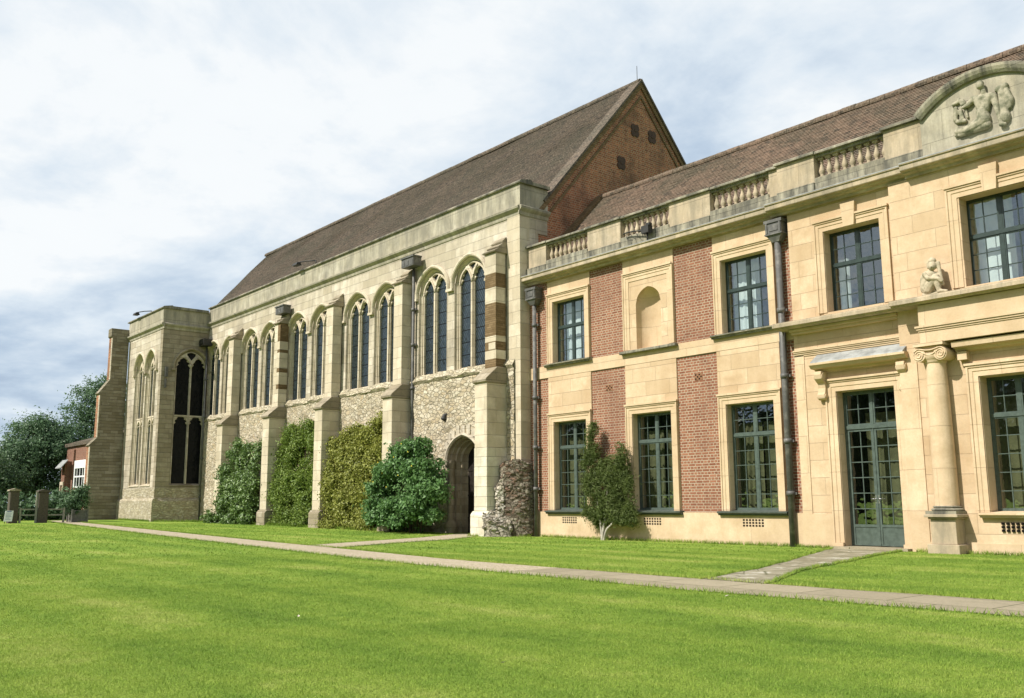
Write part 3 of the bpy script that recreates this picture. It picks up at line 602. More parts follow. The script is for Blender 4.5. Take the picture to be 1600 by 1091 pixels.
# hood and consoles
hx0, hx1 = DX-1.22, DX+1.22
mb = MB(); mb.prism_x([(P1, 4.22), (P1-.08, 4.235), (P1-.10, 4.28), (P1-.28, 4.29), (P1-.33, 4.36), (P1-.36, 4.37), (P1-.36, 4.42), (P1, 4.44)], hx0, hx1); part('door_hood', 'stone_gold_plain', mb)
mb = MB(); mb.prism_x([(P1, 4.442), (P1-.35, 4.422), (P1-.34, 4.45), (P1-.02, 4.66), (P1, 4.66)], hx0+.04, hx1-.04); part('hood_flashing', 'lead', mb)
def console(cx):
    pr = [(P1, 4.218), (P1-.26, 4.218), (P1-.275, 4.14), (P1-.25, 4.04), (P1-.19, 3.98), (P1-.12, 3.93), (P1-.10, 3.82), (P1-.12, 3.72), (P1-.16, 3.66), (P1-.15, 3.57), (P1-.09, 3.53), (P1, 3.53)]
    mb = MB(); mb.prism_x(pr, cx-.10, cx+.10)
    for sx in (-1, 1):
        for (cy, cz, r) in ((P1-.17, 4.10, .085), (P1-.09, 3.62, .06)):
            x0, x1 = sorted((cx+sx*.09, cx+sx*.118)); n = 14
            mb.prism_x([(cy+r*math.cos(2*math.pi*i/n), cz+r*math.sin(2*math.pi*i/n)) for i in range(n)], x0, x1)
    return mb.build('console_bracket', 'stone_gold_plain', wing, (cx, P1, 3.5), .006)
console(DX-1.05); console(DX+1.05)

# --- columns
def column(cx):
    Y = 20.05; L = (cx, Y, 0); H = 4.10
    prof = [(.245-.04*(i/16)**1.7, .97+(4.07-.97)*i/16) for i in range(17)]
    mb = MB(); mb.lathe(cx, Y, prof, 36); colo = mb.build('column', 'stone_gold_plain', wing, L)
    mb = MB(); mb.lathe(cx, Y, [(.30, .885), (.325, .905), (.325, .925), (.30, .94), (.27, .945), (.265, .955), (.285, .962), (.285, .985), (.25, .995)], 32); mb.box(cx-.33, cx+.33, Y-.33, 20.22, .82, .885)
    mb.build('base', 'stone_black', colo, L)
    mb = MB(); mb.box(cx-.27, cx+.27, 19.79, 20.22, .19, .715); mb.box(cx-.34, cx+.34, 19.72, 20.22, -.2, .19)
    mb.prism_z([(cx-.30, 19.75), (cx+.30, 19.75), (cx+.30, 20.22), (cx-.30, 20.22)], .715, .755); mb.box(cx-.36, cx+.36, 19.69, 20.22, .755, .818)
    mb.build('pedestal', 'stone_gold_worn', colo, L, .008)
    mb = MB(); mb.lathe(cx, Y, [(.205, 4.05), (.215, 4.07), (.225, 4.075), (.225, 4.10), (.25, 4.14), (.29, 4.19), (.29, 4.24)], 32)
    mb.box(cx-.33, cx+.33, Y-.33, 20.22, 4.425, 4.50); mb.box(cx-.27, cx+.27, Y-.25, 20.21, 4.24, 4.424)
    for sx in (-1, 1):
        vx, vz, r = cx+sx*.235, 4.245, .145; n = 24
        mb.prism_y([(vx+r*math.cos(2*math.pi*i/n), vz+r*math.sin(2*math.pi*i/n)) for i in range(n)], Y-.275, 20.21)
        sp = [(vx+sx*(r-.012-.115*q/40)*math.cos(1.57-2*math.pi*2.3*q/40), Y-.28, vz+(r-.012-.115*q/40)*math.sin(1.57-2*math.pi*2.3*q/40)) for q in range(41)]
        mb.tube(sp, [.016-.006*q/40 for q in range(41)], 6)
    top = [(cx-.24+.48*i/12, Y-.28, 4.385-.05*math.sin(math.pi*i/12)) for i in range(13)]; mb.tube(top, .018, 6)
    top = [(cx-.16+.32*i/12, Y-.28, 4.30-.07*math.sin(math.pi*i/12)) for i in range(13)]; mb.tube(top, .016, 6)
    mb.build('capital', 'stone_gold_plain', colo, L)
    return colo
column(-9.555); column(2*C0+9.555)

# --- entablature, ledges, strings
EX0, EX1 = -9.76, 2*C0+9.76
mb = MB()
mb.box(EX0, EX1, 19.82, P2+.01, 4.502, 5.36)
for z_, d_ in ((4.76, .02), (4.80, .045), (4.845, .07)): mb.box(EX0-d_, EX1+d_, 19.82-d_, 19.83, z_, z_+.042)
part('entablature', 'stone_gold_plain', mb)
mb = MB()
for a, b in ((-13.27, -10.434), (2*C0+10.434, XR)):
    mb = MB()
    for z_, d_ in ((4.68, .02), (4.722, .04), (4.765, .065), (4.80, .085)): mb.box(a, b, P1-d_, P1+.01, z_, z_+.04)
    mb.box(a, b, P1-.12, P1+.01, 5.24, 5.30); mb.box(a, b, P1-.2, P1+.01, 5.302, 5.36); part('string_course', 'stone_gold_plain', mb, (a, P1, 4.7))
mb = MB()
def ledge(x0, x1, yf, yb): mb.prism_x([(yb, 5.362), (yf+.10, 5.375), (yf+.08, 5.40), (yf, 5.41), (yf, 5.49), (yf+.02, 5.505), (yf+.02, 5.525), (yb, 5.585)], x0, x1)
ledge(-13.56, -10.32, 19.86, P1+.1); ledge(-10.318, 2*C0+10.318, 19.62, P1+.1); ledge(2*C0+10.32, XR, 19.86, P1+.1)
part('ledge', 'stone_gold_worn', mb)

# --- cornice, parapet, balusters
mb = MB(); lead = MB()
def cornice(x0, x1, dy):
    y = lambda q: q-dy
    mb.prism_x([(20.9, 8.42), (y(20.36), 8.42), (y(20.34), 8.48), (y(20.24), 8.50), (y(20.22), 8.53), (y(20.13), 8.545), (y(20.12), 8.56), (y(20.12), 8.665), (y(20.09), 8.68), (y(20.09), 8.715), (20.9, 8.76)], x0, x1)
    lead.prism_x([(y(20.085), 8.70), (y(20.085), 8.722), (y(20.42), 8.80), (y(20.42), 8.77)], x0+.003, x1-.003)
cornice(-23.64, -13.70, 0); cornice(-13.698, -9.97, .11); cornice(-9.968, 2*C0+9.968, .23); cornice(2*C0+9.97, XR, .11)
part('cornice', 'stone_gold_worn', mb); part('cornice_flashing', 'lead', lead)
def three(a, base, blk, cop):
    L = (a, 20.4, 8.74)
    part('parapet_base', 'stone_black', base, L, bevel=.01); part('coping', 'stone_black', cop, L)
    if blk: part('parapet_block', 'stone_gold_worn', blk, L, bevel=.008)
BAL = [(-22.65, -20.66, 20.42), (-19.2, -17.25, 20.42), (-15.75, -13.8, 20.42), (-12.36, -10.46, 20.30), (2*C0+10.46, 2*C0+12.36, 20.30)]
BLK = [(-23.64, -22.65, 20.40), (-20.66, -19.2, 20.40), (-17.25, -15.75, 20.40), (-13.8, -13.46, 20.40), (-13.458, -12.36, 20.27), (-10.46, -9.5, 20.20), (-6.7, -5.74, 20.20), (-3.84, XR, 20.27)]
for a, b, y in BAL:
    base = MB(); cop = MB(); base.box(a, b, y-.05, y+.36, 8.74, 9.13); cop.box(a, b, y+.02, y+.30, 9.685, 9.752); cop.prism_x([(y-.07, 9.754), (y-.07, 9.80), (y-.03, 9.83), (y+.16, 9.86), (y+.35, 9.83), (y+.39, 9.80), (y+.39, 9.754)], a, b); three(a, base, None, cop)
for a, b, y in BLK:
    base = MB(); blk = MB(); cop = MB(); base.box(a, b, y-.06, y+.42, 8.74, 9.02); blk.box(a+.002, b-.002, y, y+.40, 9.02, 9.752); cop.prism_x([(y-.085, 9.753), (y-.085, 9.805), (y-.04, 9.835), (y+.18, 9.868), (y+.39, 9.835), (y+.43, 9.80), (y+.43, 9.753)], a-.04, b+.04); three(a, base, blk, cop)
bm_ = None
for a, b, y in BAL:
    n = 9
    for k in range(n):
        cx = a+(b-a)*(k+.5)/n; L = (cx, y+.16, 9.13)
        if bm_ is None:
            mb = MB(); mb.box(cx-.075, cx+.075, y+.085, y+.235, 9.13, 9.185); mb.lathe(cx, y+.16, [(.05, 9.185), (.062, 9.20), (.045, 9.225), (.055, 9.255), (.078, 9.31), (.078, 9.35), (.06, 9.41), (.04, 9.48), (.036, 9.545), (.05, 9.56), (.05, 9.58), (.036, 9.59), (.05, 9.63)], 14); mb.box(cx-.07, cx+.07, y+.09, y+.23, 9.63, 9.684)
            bm_ = mb.build('baluster', 'stone_gold_worn', wing, L)
        else: dup(bm_, Vector(L)-wloc(wing), wing)
# pediment with carved relief
hwp, rise = 1.42, .58; Rr = (hwp**2+rise**2)/(2*rise); zc = 9.72+rise-Rr; a1 = math.asin(hwp/Rr)
pa = [(C0+Rr*math.sin(-a1+2*a1*i/24), zc+Rr*math.cos(-a1+2*a1*i/24)) for i in range(25)]
mb = MB(); mb.prism_y([(C0-hwp+.02, 8.76)]+pa+[(C0+hwp-.02, 8.76)], 20.12, 20.55); pedi = part('pediment', 'stone_parapet', mb, (C0, 20.2, 8.76))
mb = MB(); mb.sweep(pa, [(-.09, 20.13), (-.09, 20.05), (-.03, 20.0), (.04, 19.97), (.10, 19.97), (.13, 20.05), (.13, 20.6), (0, 20.6)]); mb.build('arched_coping', 'stone_black', pedi, (C0, 20.2, 8.76))
def blobs(name, mat, parent, loc, caps, vox=.022, yscale=1.0, smooth=6):
    """one continuous carved body grown from tapering capsules, then voxel remeshed"""
    bm = bmesh.new()
    for p, q, r0, r1 in caps:
        p, q = Vector(p), Vector(q); n = max(2, int((q-p).length/.02)+1)
        for i in range(n+1):
            f = i/n; c_ = p.lerp(q, f); r = r0+(r1-r0)*f
            bmesh.ops.create_icosphere(bm, subdivisions=2, radius=r, matrix=Matrix.Translation(c_))
            if (q-p).length < 1e-4: break
    me = bpy.data.meshes.new(name); bm.to_mesh(me); bm.free(); tmp = bpy.data.objects.new(name+'_tmp', me); COL.objects.link(tmp)
    md = tmp.modifiers.new('r', 'REMESH'); md.mode = 'VOXEL'; md.voxel_size = vox; sm_ = tmp.modifiers.new('s', 'SMOOTH'); sm_.iterations = smooth; sm_.factor = .5
    dg = bpy.context.evaluated_depsgraph_get(); m2 = bpy.data.meshes.new_from_object(tmp.evaluated_get(dg)); bpy.data.objects.remove(tmp)
    m2.name = name; m2.materials.clear(); m2.materials.append(MATS[mat])
    for v in m2.vertices:
        v.co.y *= yscale; v.co += Vector((noise.noise(v.co*30), 0, noise.noise(v.co*30+Vector((9, 0, 0)))))*.003
    m2.polygons.foreach_set('use_smooth', [True]*len(m2.polygons)); m2.update()
    o = bpy.data.objects.new(name, m2); COL.objects.link(o)
    if parent: o.parent = parent; o.location = Vector(loc)-wloc(parent)
    else: o.location = loc
    return o
def rp(x, z, y=-.02): return (x-C0, y, z-9.4)
caps = [(rp(-8.09, 10.02, -.10), rp(-8.09, 9.98, -.10), .085, .085), (rp(-8.06, 9.9, -.06), rp(-8.05, 9.82, -.05), .055, .06),
 (rp(-8.24, 9.74), rp(-7.92, 9.70), .095, .095), (rp(-8.17, 9.68), rp(-8.13, 9.46), .11, .10), (rp(-8.0, 9.66), rp(-8.05, 9.46), .11, .10), (rp(-8.13, 9.40), rp(-8.10, 9.22), .13, .15),
 (rp(-8.28, 9.77), rp(-8.40, 9.66, -.05), .075, .06), (rp(-8.40, 9.66, -.05), rp(-8.50, 9.63, -.07), .055, .04),
 (rp(-8.12, 9.20), rp(-8.45, 9.10, -.05), .14, .10), (rp(-8.45, 9.10, -.05), rp(-8.68, 9.13, -.04), .09, .065), (rp(-8.05, 9.10), rp(-8.62, 9.05, -.03), .10, .06), (rp(-8.67, 9.20, -.03), rp(-8.71, 9.06, -.03), .055, .045),
 (rp(-7.86, 9.68), rp(-7.80, 9.34, -.05), .08, .06), (rp(-7.80, 9.34, -.05), rp(-7.74, 9.02, -.06), .055, .05), (rp(-7.74, 9.0, -.06), rp(-7.68, 8.98, -.06), .06, .05)]
blobs('carved_figure', 'relief_stone', pedi, (C0, 20.11, 9.4), caps, .012, 1.0, 3)
caps = [(rp(-8.53, 9.80), rp(-8.5, 9.72), .06, .07), (rp(-8.72, 9.79), rp(-8.64, 9.80), .045, .05), (rp(-8.60, 9.87), rp(-8.58, 9.82), .04, .05), (rp(-8.68, 9.68), rp(-8.70, 9.42), .05, .055), (rp(-8.58, 9.60), rp(-8.55, 9.40), .045, .05), (rp(-8.66, 9.36), rp(-8.5, 9.33), .05, .05), (rp(-8.47, 9.60), rp(-8.44, 9.40), .03, .03)]
blobs('carved_fruit', 'relief_stone', pedi, (C0, 20.11, 9.4), caps, .014, 1.0, 2)
caps = [(rp(-7.69, 9.75), rp(-7.665, 9.1), .085, .10), (rp(-7.67, 9.17), rp(-7.67, 9.15), .115, .115), (rp(-7.76, 9.80), rp(-7.62, 9.83), .075, .08), (rp(-7.60, 9.74), rp(-7.54, 9.50), .06, .08), (rp(-7.54, 9.46), rp(-7.56, 9.34), .08, .05)]
blobs('carved_torch', 'relief_stone', pedi, (C0, 20.11, 9.4), caps, .014, 1.0, 2)
# statue of a crouching figure on the ledge: stands on it, so a thing of its own
k_ = lambda px, pz, y=0.0: ((px-715)*.0055, y, (968-pz)*.0057)
caps = [(k_(722, 850, -.05), k_(722, 858, -.06), .088, .088), (k_(714, 868), k_(706, 880), .06, .07), (k_(694, 885, .03), k_(718, 888, -.02), .10, .085), (k_(692, 895, .05), k_(690, 935, .06), .14, .15),
 (k_(695, 942, .02), k_(733, 903, -.10), .135, .085), (k_(733, 903, -.10), k_(742, 952, -.10), .08, .055), (k_(742, 958, -.10), k_(772, 963, -.14), .05, .035), (k_(700, 945, .1), k_(730, 950, .06), .12, .08),
 (k_(690, 884, -.05), k_(708, 905, -.15), .06, .05), (k_(708, 905, -.15), k_(748, 912, -.16), .048, .04), (k_(748, 912, -.16), k_(757, 922, -.15), .045, .045), (k_(754, 930, -.05), k_(746, 872, -.03), .045, .042), (k_(746, 872, -.03), k_(742, 845, -.02), .042, .05), (k_(730, 885, 0), k_(752, 925, -.02), .05, .04),
 (k_(722, 858, -.13), k_(722, 861, -.145), .018, .014), (k_(680, 963, 0), k_(770, 966, 0), .05, .04)]
st = blobs('stone_statue', 'statue_stone', None, (-9.45, 19.97, 5.565), caps, .011, 1.0, 3)
st.rotation_euler.z = R_(10)
tag(st, 'small carved stone figure crouching on the ledge above the column capital', 'statue')
caps = [(k_(722, 838, -.03), k_(722, 846, 0), .085, .09), (k_(708, 846, 0), k_(706, 858, 0), .06, .05)]
blobs('carved_hair', 'statue_stone', st, (-9.45, 19.97, 5.585), caps, .012, 1.0, 2)

# --- airbricks and grilles, rain pipes, floodlight
for cx, z_ in ((-19.92, 4.57), (-16.46, 4.55)):
    mb = MB(); mb.box(cx-.14, cx+.14, P0-.006, P0+.02, z_-.10, z_+.10, 0)
    for r in range(3):
        for q in range(4): 
            if (r+q) % 2 == 0: mb.box(cx-.12+q*.062, cx-.12+q*.062+.045, P0-.010, P0-.007, z_-.08+r*.058, z_-.08+r*.058+.042, 1)
    part('airbrick', ['airbrick', 'void_dark'], mb, (cx, P0, z_))
for cx in (-21.72, -18.26, -14.81, C0-.1):
    Yv = 20.44 if cx < -10 else P2-.03
    mb = MB(); z_ = .565
    for r in range(3):
        for q in range(7): mb.box(cx-.33+q*.097, cx-.33+q*.097+.06, Yv-.004, Yv+.02, z_-.10+r*.072, z_-.10+r*.072+.046)
    part('vent_grille', 'void_dark', mb, (cx, Yv, z_))
def rainpipe(x, y, zt, zb, parent, hop=True, r=.072, bands=(7.0, 4.55, 2.9, 1.55)):
    L = (x, y, zb); mb = MB(); mb.tube([(x, y, zb), (x, y, zt)], r, 12); pp = mb.build('rain_pipe', 'cast_iron', parent, L)
    for z_ in bands:
        mb = MB(); mb.tube([(x, y, z_-.06), (x, y, z_+.06)], r+.022, 12); mb.box(x-.15, x+.15, y+.03, y+.10, z_-.03, z_+.03); mb.build('pipe_bracket', 'cast_iron', pp, L)
    if hop:
        mb = MB(); w_ = .24
        mb.add([(x-w_, y-.17, zt+.5), (x+w_, y-.17, zt+.5), (x+w_, y+.13, zt+.5), (x-w_, y+.13, zt+.5), (x-w_, y-.17, zt+.14), (x+w_, y-.17, zt+.14), (x+w_, y+.13, zt+.14), (x-w_, y+.13, zt+.14), (x-.10, y-.09, zt-.06), (x+.10, y-.09, zt-.06), (x+.10, y+.10, zt-.06), (x-.10, y+.10, zt-.06)],
               [(0, 1, 2, 3), (0, 4, 5, 1), (1, 5, 6, 2), (2, 6, 7, 3), (3, 7, 4, 0), (4, 8, 9, 5), (5, 9, 10, 6), (6, 10, 11, 7), (7, 11, 8, 4), (8, 11, 10, 9)])
        mb.box(x-w_-.03, x+w_+.03, y-.20, y+.125, zt+.44, zt+.52); mb.box(x-w_-.02, x+w_+.02, y-.19, y+.12, zt+.12, zt+.16); mb.box(x-.13, x+.13, y-.185, y-.171, zt+.22, zt+.38)
        for q in (-.2, .2): mb.box(x+q-.025, x+q+.025, y-.195, y-.171, zt+.16, zt+.44)
        mb.build('rain_hopper', 'cast_iron', pp, L)
    return pp
rainpipe(-23.20, 20.34, 7.75, -.05, wing); rainpipe(-13.60, 20.36, 7.82, -.05, wing, True, .085, (5.95, 4.25, 2.6, 1.3))
mb = MB(); fx = -17.95; mb.tube([(fx, 20.22, 8.74), (fx, 20.22, 8.98)], .025); mb.box(fx-.14, fx+.14, 20.10, 20.30, 8.98, 9.2)
mb.tube(curve_pts([(fx-.1, 20.2, 9.08), (fx-.5, 20.22, 9.16), (fx-.85, 20.25, 9.2), (fx-1.0, 20.25, 9.18)], 4), .02)
for q in range(4): mb.tube(curve_pts([(fx-.85+q*.18, 20.25, 9.18), (fx-.8+q*.2, 20.2, 8.98+.03*q), (fx-.6+q*.14, 20.24, 8.9)], 4), .009)
mb.box(fx+.02, fx+.16, 20.14, 20.26, 9.2, 9.27); part('floodlight', 'iron_dark', mb, (fx, 20.2, 8.74))

# --- roof
def roof_slope(mb, x0, x1, y0, z0, y1, z1, course=.105, step=.016, wob=.02, dx=.6, seed=0):
    L = math.hypot(y1-y0, z1-z0); n = int(L/course); nx = max(1, int((x1-x0)/dx)); ny_, nz_ = -(z1-z0)/L, (y1-y0)/L
    vs = []; fs = []
    for i in range(n):
        for e in (0, 1):
            f = (i+e)/n; lift = step*(1-e)+.004
            for k in range(nx+1):
                x = x0+(x1-x0)*k/nx; b = wob*noise.noise(Vector((x*.35, f*L*.5, seed)))+.006*noise.noise(Vector((x*2.1, i*3.7, seed)))
                vs.append((x, y0+(y1-y0)*f+ny_*(lift+b), z0+(z1-z0)*f+nz_*(lift+b)))
    W = nx+1
    for i in range(n):
        a = 2*i*W; fs += [(a+k, a+k+1, a+W+k+1, a+W+k) for k in range(nx)]
        if i < n-1: fs += [(a+W+k, a+W+k+1, a+2*W+k+1, a+2*W+k) for k in range(nx)]
    mb.add(vs, fs)
def ridge(mb, x0, x1, y, z, seg=.45, r=.13):
    n = int((x1-x0)/seg)
    for k in range(n):
        a = x0+(x1-x0)*k/n; b = x0+(x1-x0)*(k+1)/n; dz = .02*noise.noise(Vector((a*.4, 0, 3)))+random.uniform(-.006, .006)
        pr = [(y+r*math.cos(q), z-.06+dz+r*math.sin(q)) for q in [math.pi*(-.15+1.3*i/8) for i in range(9)]]; mb.prism_x(pr, a, b-.012)
mb = MB(); roof_slope(mb, -23.62, XR, 21.05, 9.33, 23.9, 12.28, .105, .016, .03, .6, 2); mb.add([(-23.62, 26.8, 9.3), (XR, 26.8, 9.3), (XR, 23.9, 12.28), (-23.62, 23.9, 12.28)], [(0, 1, 2, 3)])
rf = part('roof', 'tiles_brown', mb, (-15, 23.9, 9.3))
mb = MB(); ridge(mb, -23.5, XR, 23.9, 12.33); mb.build('ridge_tiles', 'tiles_brown', rf, (-15, 23.9, 9.3))
mb = MB()
for i in range(16):
    f = i/16; g_ = (i+.96)/16; yy, zz = 21.6+2.3*f, 9.93+2.35*f; y2, z2 = 21.6+2.3*g_, 9.93+2.35*g_
    mb.add([(-23.63, yy, zz), (-23.28, yy, zz), (-23.28, y2, z2), (-23.63, y2, z2), (-23.63, yy-.06, zz+.10), (-23.28, yy-.06, zz+.10), (-23.28, y2-.06, z2+.10), (-23.63, y2-.06, z2+.10)], [(0, 3, 2, 1), (4, 5, 6, 7), (0, 1, 5, 4), (1, 2, 6, 5), (2, 3, 7, 6), (3, 0, 4, 7)])
mb.build('roof_verge', 'stone_brown_band', rf, (-15, 23.9, 9.3))
# --- inside: floors, back wall, end wall
mb = MB(); mb.box(-23.6, XR, 20.93, 26.6, 5.0, 5.25); mb.box(-23.6, XR, 20.93, 26.6, 8.45, 8.6); mb.box(-23.6, XR, 20.93, 26.6, -.3, .02); mb.box(-23.6, XR, 26.61, 26.8, -.3, 9.3); mb.box(XR-.2, XR, 20.93, 26.6, .03, 4.99); mb.box(XR-.2, XR, 20.93, 26.6, 5.26, 8.44); mb.box(-23.6, -23.5, 20.93, 26.6, .03, 8.44); mb.box(-23.6, XR, 20.85, 21.0, 8.76, 9.36)
part('room', 'plaster', mb)
mb = MB()
for q in (-19.9, -16.5, -13.2, -9.8): mb.box(q, q+.12, 20.94, 26.6, .03, 4.98); mb.box(q, q+.12, 20.94, 26.6, 5.27, 8.43)
part('partition', 'plaster', mb)
plain('tie_iron', (.075, .042, .028), .85)

# ================================================================= GREAT HALL (middle and left)
H0 = 20.1; HX0, HX1 = -57.6, -23.65
hall = thing('great_hall', 'long medieval stone hall with steep tiled roof, pointed windows, buttresses and brown brick gable', 'hall', (-40, 20.1, 0))
def hp(name, mat, mb, loc=(-40, 20.1, 0), parent=None, bevel=0): return mb.build(name, mat, parent or hall, loc, bevel)
WIN = [-28.83, -26.48, -34.45, -32.13, -39.96, -37.62, -45.2, -42.95, -50.06, -47.86]
# upper wall in dressed stone with the window openings, and the rubble below
mb = MB(); wall_with_arches(mb, -50.92, -23.65, 5.86, 10.96, H0, 20.95, [(c, 5.88, 9.14, .93, .86) for c in WIN]); hp('upper_wall', 'stone_hall', mb)
def rough_wall(mb, x0, x1, z0, z1, y, amp=.05, step=.12, topslope=0.0):
    nx = max(2, int((x1-x0)/step)); nz = max(2, int((z1-z0)/step)); vs = []
    for j in range(nz+1):
        for i in range(nx+1):
            x, z = x0+(x1-x0)*i/nx, z0+(z1-z0)*j/nz
            d, pts = noise.voronoi(Vector((x*2.3, z*3.4, y))); e = min(1, (d[1]-d[0])*3)
            vs.append((x, y-amp*(.35+.9*e*(.5+.5*noise.cell(pts[0]*7)))-.02*noise.noise(Vector((x*.5, z*.5, 2))), z))
    mb.add(vs, [(j*(nx+1)+i, j*(nx+1)+i+1, (j+1)*(nx+1)+i+1, (j+1)*(nx+1)+i) for j in range(nz) for i in range(nx)])
DCX, DHW = -26.72, .93          # arched doorway in the rubble wall
BUT = [-24.65, -30.5, -36.0, -41.13, -46.55]
mb = MB(); yr = H0-.06
for a, b, z0, z1 in ((-50.92, DCX-DHW, -.2, 5.72), (DCX+DHW, -23.9, -.2, 5.72), (DCX-DHW, DCX+DHW, 3.42, 5.72)): rough_wall(mb, a, b, z0, z1, yr)
hp('rubble_wall', 'rubble_cream', mb)
# sloping, broken offset below the windows
mb = MB(); n = 300; vs = []
for i in range(n+1):
    x = -50.9+(27.0)*i/n; q = noise.noise(Vector((x*2.4, 0, 0))); q2 = noise.cell(Vector((x*2.0, 1.3, 0)))
    vs += [(x, yr-.04, 5.62+.02*q), (x, yr-.10-.03*q2, 5.70+.07*q+.05*q2), (x, H0-.02+.02*q, 5.93+.04*q+.05*q2), (x, H0+.03, 5.95+.03*q2)]
mb.add(vs, [(4*i+k, 4*i+4+k, 4*i+5+k, 4*i+1+k) for i in range(n) for k in range(3)]); hp('sloping_offset', 'rubble_bay', mb)
mb = MB(); mb.box(-50.9, DCX-DHW-.02, H0+.08, 20.95, -.2, 5.85); mb.box(DCX+DHW+.02, -23.66, H0+.08, 20.95, -.2, 5.85); mb.box(DCX-DHW-.02, DCX+DHW+.02, H0+.08, 20.95, 3.45, 5.85); hp('wall_core', 'stone_old_grey', mb)
# right end strip of smooth stone
mb = MB(); mb.box(-24.3, -23.62, H0-.035, 20.52, 0, 10.94); hp('end_pilaster', 'stone_hall_trim', mb)

# ---- pointed two-light windows
def tracery_window(cx, Y, zb, zs, hw, rise, lights=2, transom=None, glass='glass_leaded', hoodw=.13, splay=.34, ohw=None, orise=None, hood=True, mw=.075):
    """hw: half width at the glass; the opening splays out to ohw at the wall face"""
    ohw = ohw or hw+.24; orise = orise or rise+.2; parts = []
    out = arch(cx, zb, zs, ohw, orise, 14); n = len(out)
    # moulded splay: interpolate the arch outline from the wall face to the glass in rolls and hollows
    steps = [(0, -.012), (.0, .0), (.10, .035), (.14, .10), (.30, .115), (.34, .16), (.58, .19), (.64, .255), (.84, .28), (.90, .33), (1.0, splay)]
    inn = arch(cx, zb, zs, hw, rise, 14); vs = []
    for f, y in steps: vs += [(a[0]+(b[0]-a[0])*f, Y+min(y*splay/.34, splay) if y > 0 else Y+y, a[1]+(b[1]-a[1])*f) for a, b in zip(out, inn)]
    mb = MB(); mb.add(vs, [(j*n+i, j*n+i+1, (j+1)*n+i+1, (j+1)*n+i) for j in range(len(steps)-1) for i in range(n-1)])
    mb.prism_x([(Y-.04, zb-.06), (Y-.04, zb-.02), (Y+splay+.1, zb+.13), (Y+splay+.1, zb-.06)], cx-ohw, cx+ohw)
    win_mb = mb
    # tracery plate with light heads, mullions, cusps
    tb = MB(); yt0, yt1 = Y+splay-.10, Y+splay+.06; lw = 2*hw/lights; hz = zs-.04; lr = lw*.85
    def heads(hz, top, eye=True):
        N = 40
        xs_ = [cx-hw+2*hw*i/N for i in range(N+1)]; lo = []; hi = []
        for q in xs_:
            k = min(lights-1, int((q-cx+hw)/lw)); c_ = cx-hw+lw*(k+.5); lh = lw/2-mw*.55
            lo.append(archz(q-c_, hz, lh, lr*.8, 1.4) if abs(q-c_) < lh else hz); hi.append(top(q))
        lo = [min(a, b-.004) for a, b in zip(lo, hi)]
        def sheet(lo, hi, i0, i1):
            vs = []; m = i1-i0+1
            for yy in (yt0, yt1): vs += [(xs_[i], yy, lo[i]) for i in range(i0, i1+1)]+[(xs_[i], yy, hi[i]) for i in range(i0, i1+1)]
            fs = []
            for i in range(m-1): fs += [(i, i+1, m+i+1, m+i), (2*m+i, 3*m+i, 3*m+i+1, 2*m+i+1), (i, 2*m+i, 2*m+i+1, i+1), (m+i, m+i+1, 3*m+i+1, 3*m+i)]
            fs += [(0, m, 3*m, 2*m), (m-1, 3*m-1, 4*m-1, 2*m-1)]; tb.add(vs, fs)
        if eye:
            e = hw*.30; lo_e = [hz+lr*.62+abs(q-cx)*1.15 for q in xs_]; hi_e = [b-.05 for b in hi]
            ii = [i for i, q in enumerate(xs_) if abs(q-cx) < e and lo_e[i] < hi_e[i] and lo_e[i] > lo[i]+.03]
            if ii:
                sheet(lo, hi, 0, ii[0]); sheet(lo, hi, ii[-1], N); sheet(lo, lo_e, ii[0], ii[-1]); sheet(hi_e, hi, ii[0], ii[-1])
            else: sheet(lo, hi, 0, N)
        else: sheet(lo, hi, 0, N)
        for k in range(lights):
            c_ = cx-hw+lw*(k+.5); lh = lw/2-mw*.5
            for s_ in (-1, 1):
                z_ = hz+lr*.22; tb.prism_y([(c_+s_*lh, z_-.12), (c_+s_*(lh-.13), z_+.03), (c_+s_*(lh-.02), z_+.12)][::s_], yt0+.04, yt1-.04)
                z_ = hz+lr*.55; tb.prism_y([(c_+s_*lh*.74, z_-.07), (c_+s_*(lh*.74-.10), z_-.02), (c_+s_*(lh*.74-.06), z_+.10)][::s_], yt0+.05, yt1-.05)
    heads(hz, lambda q: archz(q-cx, zs, hw+.01, rise+.01), lights == 2)
    for k in range(1, lights):
        q = cx-hw+lw*k
        for a_, y0_, y1_ in ((mw, yt0+.03, yt1), (mw*.55, yt0-.03, yt0+.03)): tb.box(q-a_, q+a_, y0_, y1_, zb+.05, hz)
        # Y fork ribs of the mullion
        for s_ in (-1, 1): 
            p = [(q+s_*lw*.42*(i/8)**1.3, yt0-.015, hz+lr*.92*(i/8)**.75) for i in range(9)]; p = [(a, b, min(c_, archz(a-cx, zs, hw, rise)-.02)) for a, b, c_ in p]; tb.tube(p, .035, 6)
    for s_ in (-1, 1): tb.box(cx+s_*hw, cx+s_*(hw-.05), yt0+.02, yt1, zb+.05, hz)
    if transom:
        tb.box(cx-hw, cx+hw, yt0-.02, yt1, transom-.04, transom+.045)
        keep = zs; heads(transom-.55, lambda q: transom-.06, False)
    gb = MB(); yg = Y+splay; N = 24; xs_ = [cx-hw+2*hw*i/N for i in range(N+1)]
    gb.add([(q, yg, zb+.04) for q in xs_]+[(q, yg, archz(q-cx, zs, hw, rise)) for q in xs_], [(i, i+1, N+2+i, N+1+i) for i in range(N)])
    hb = None
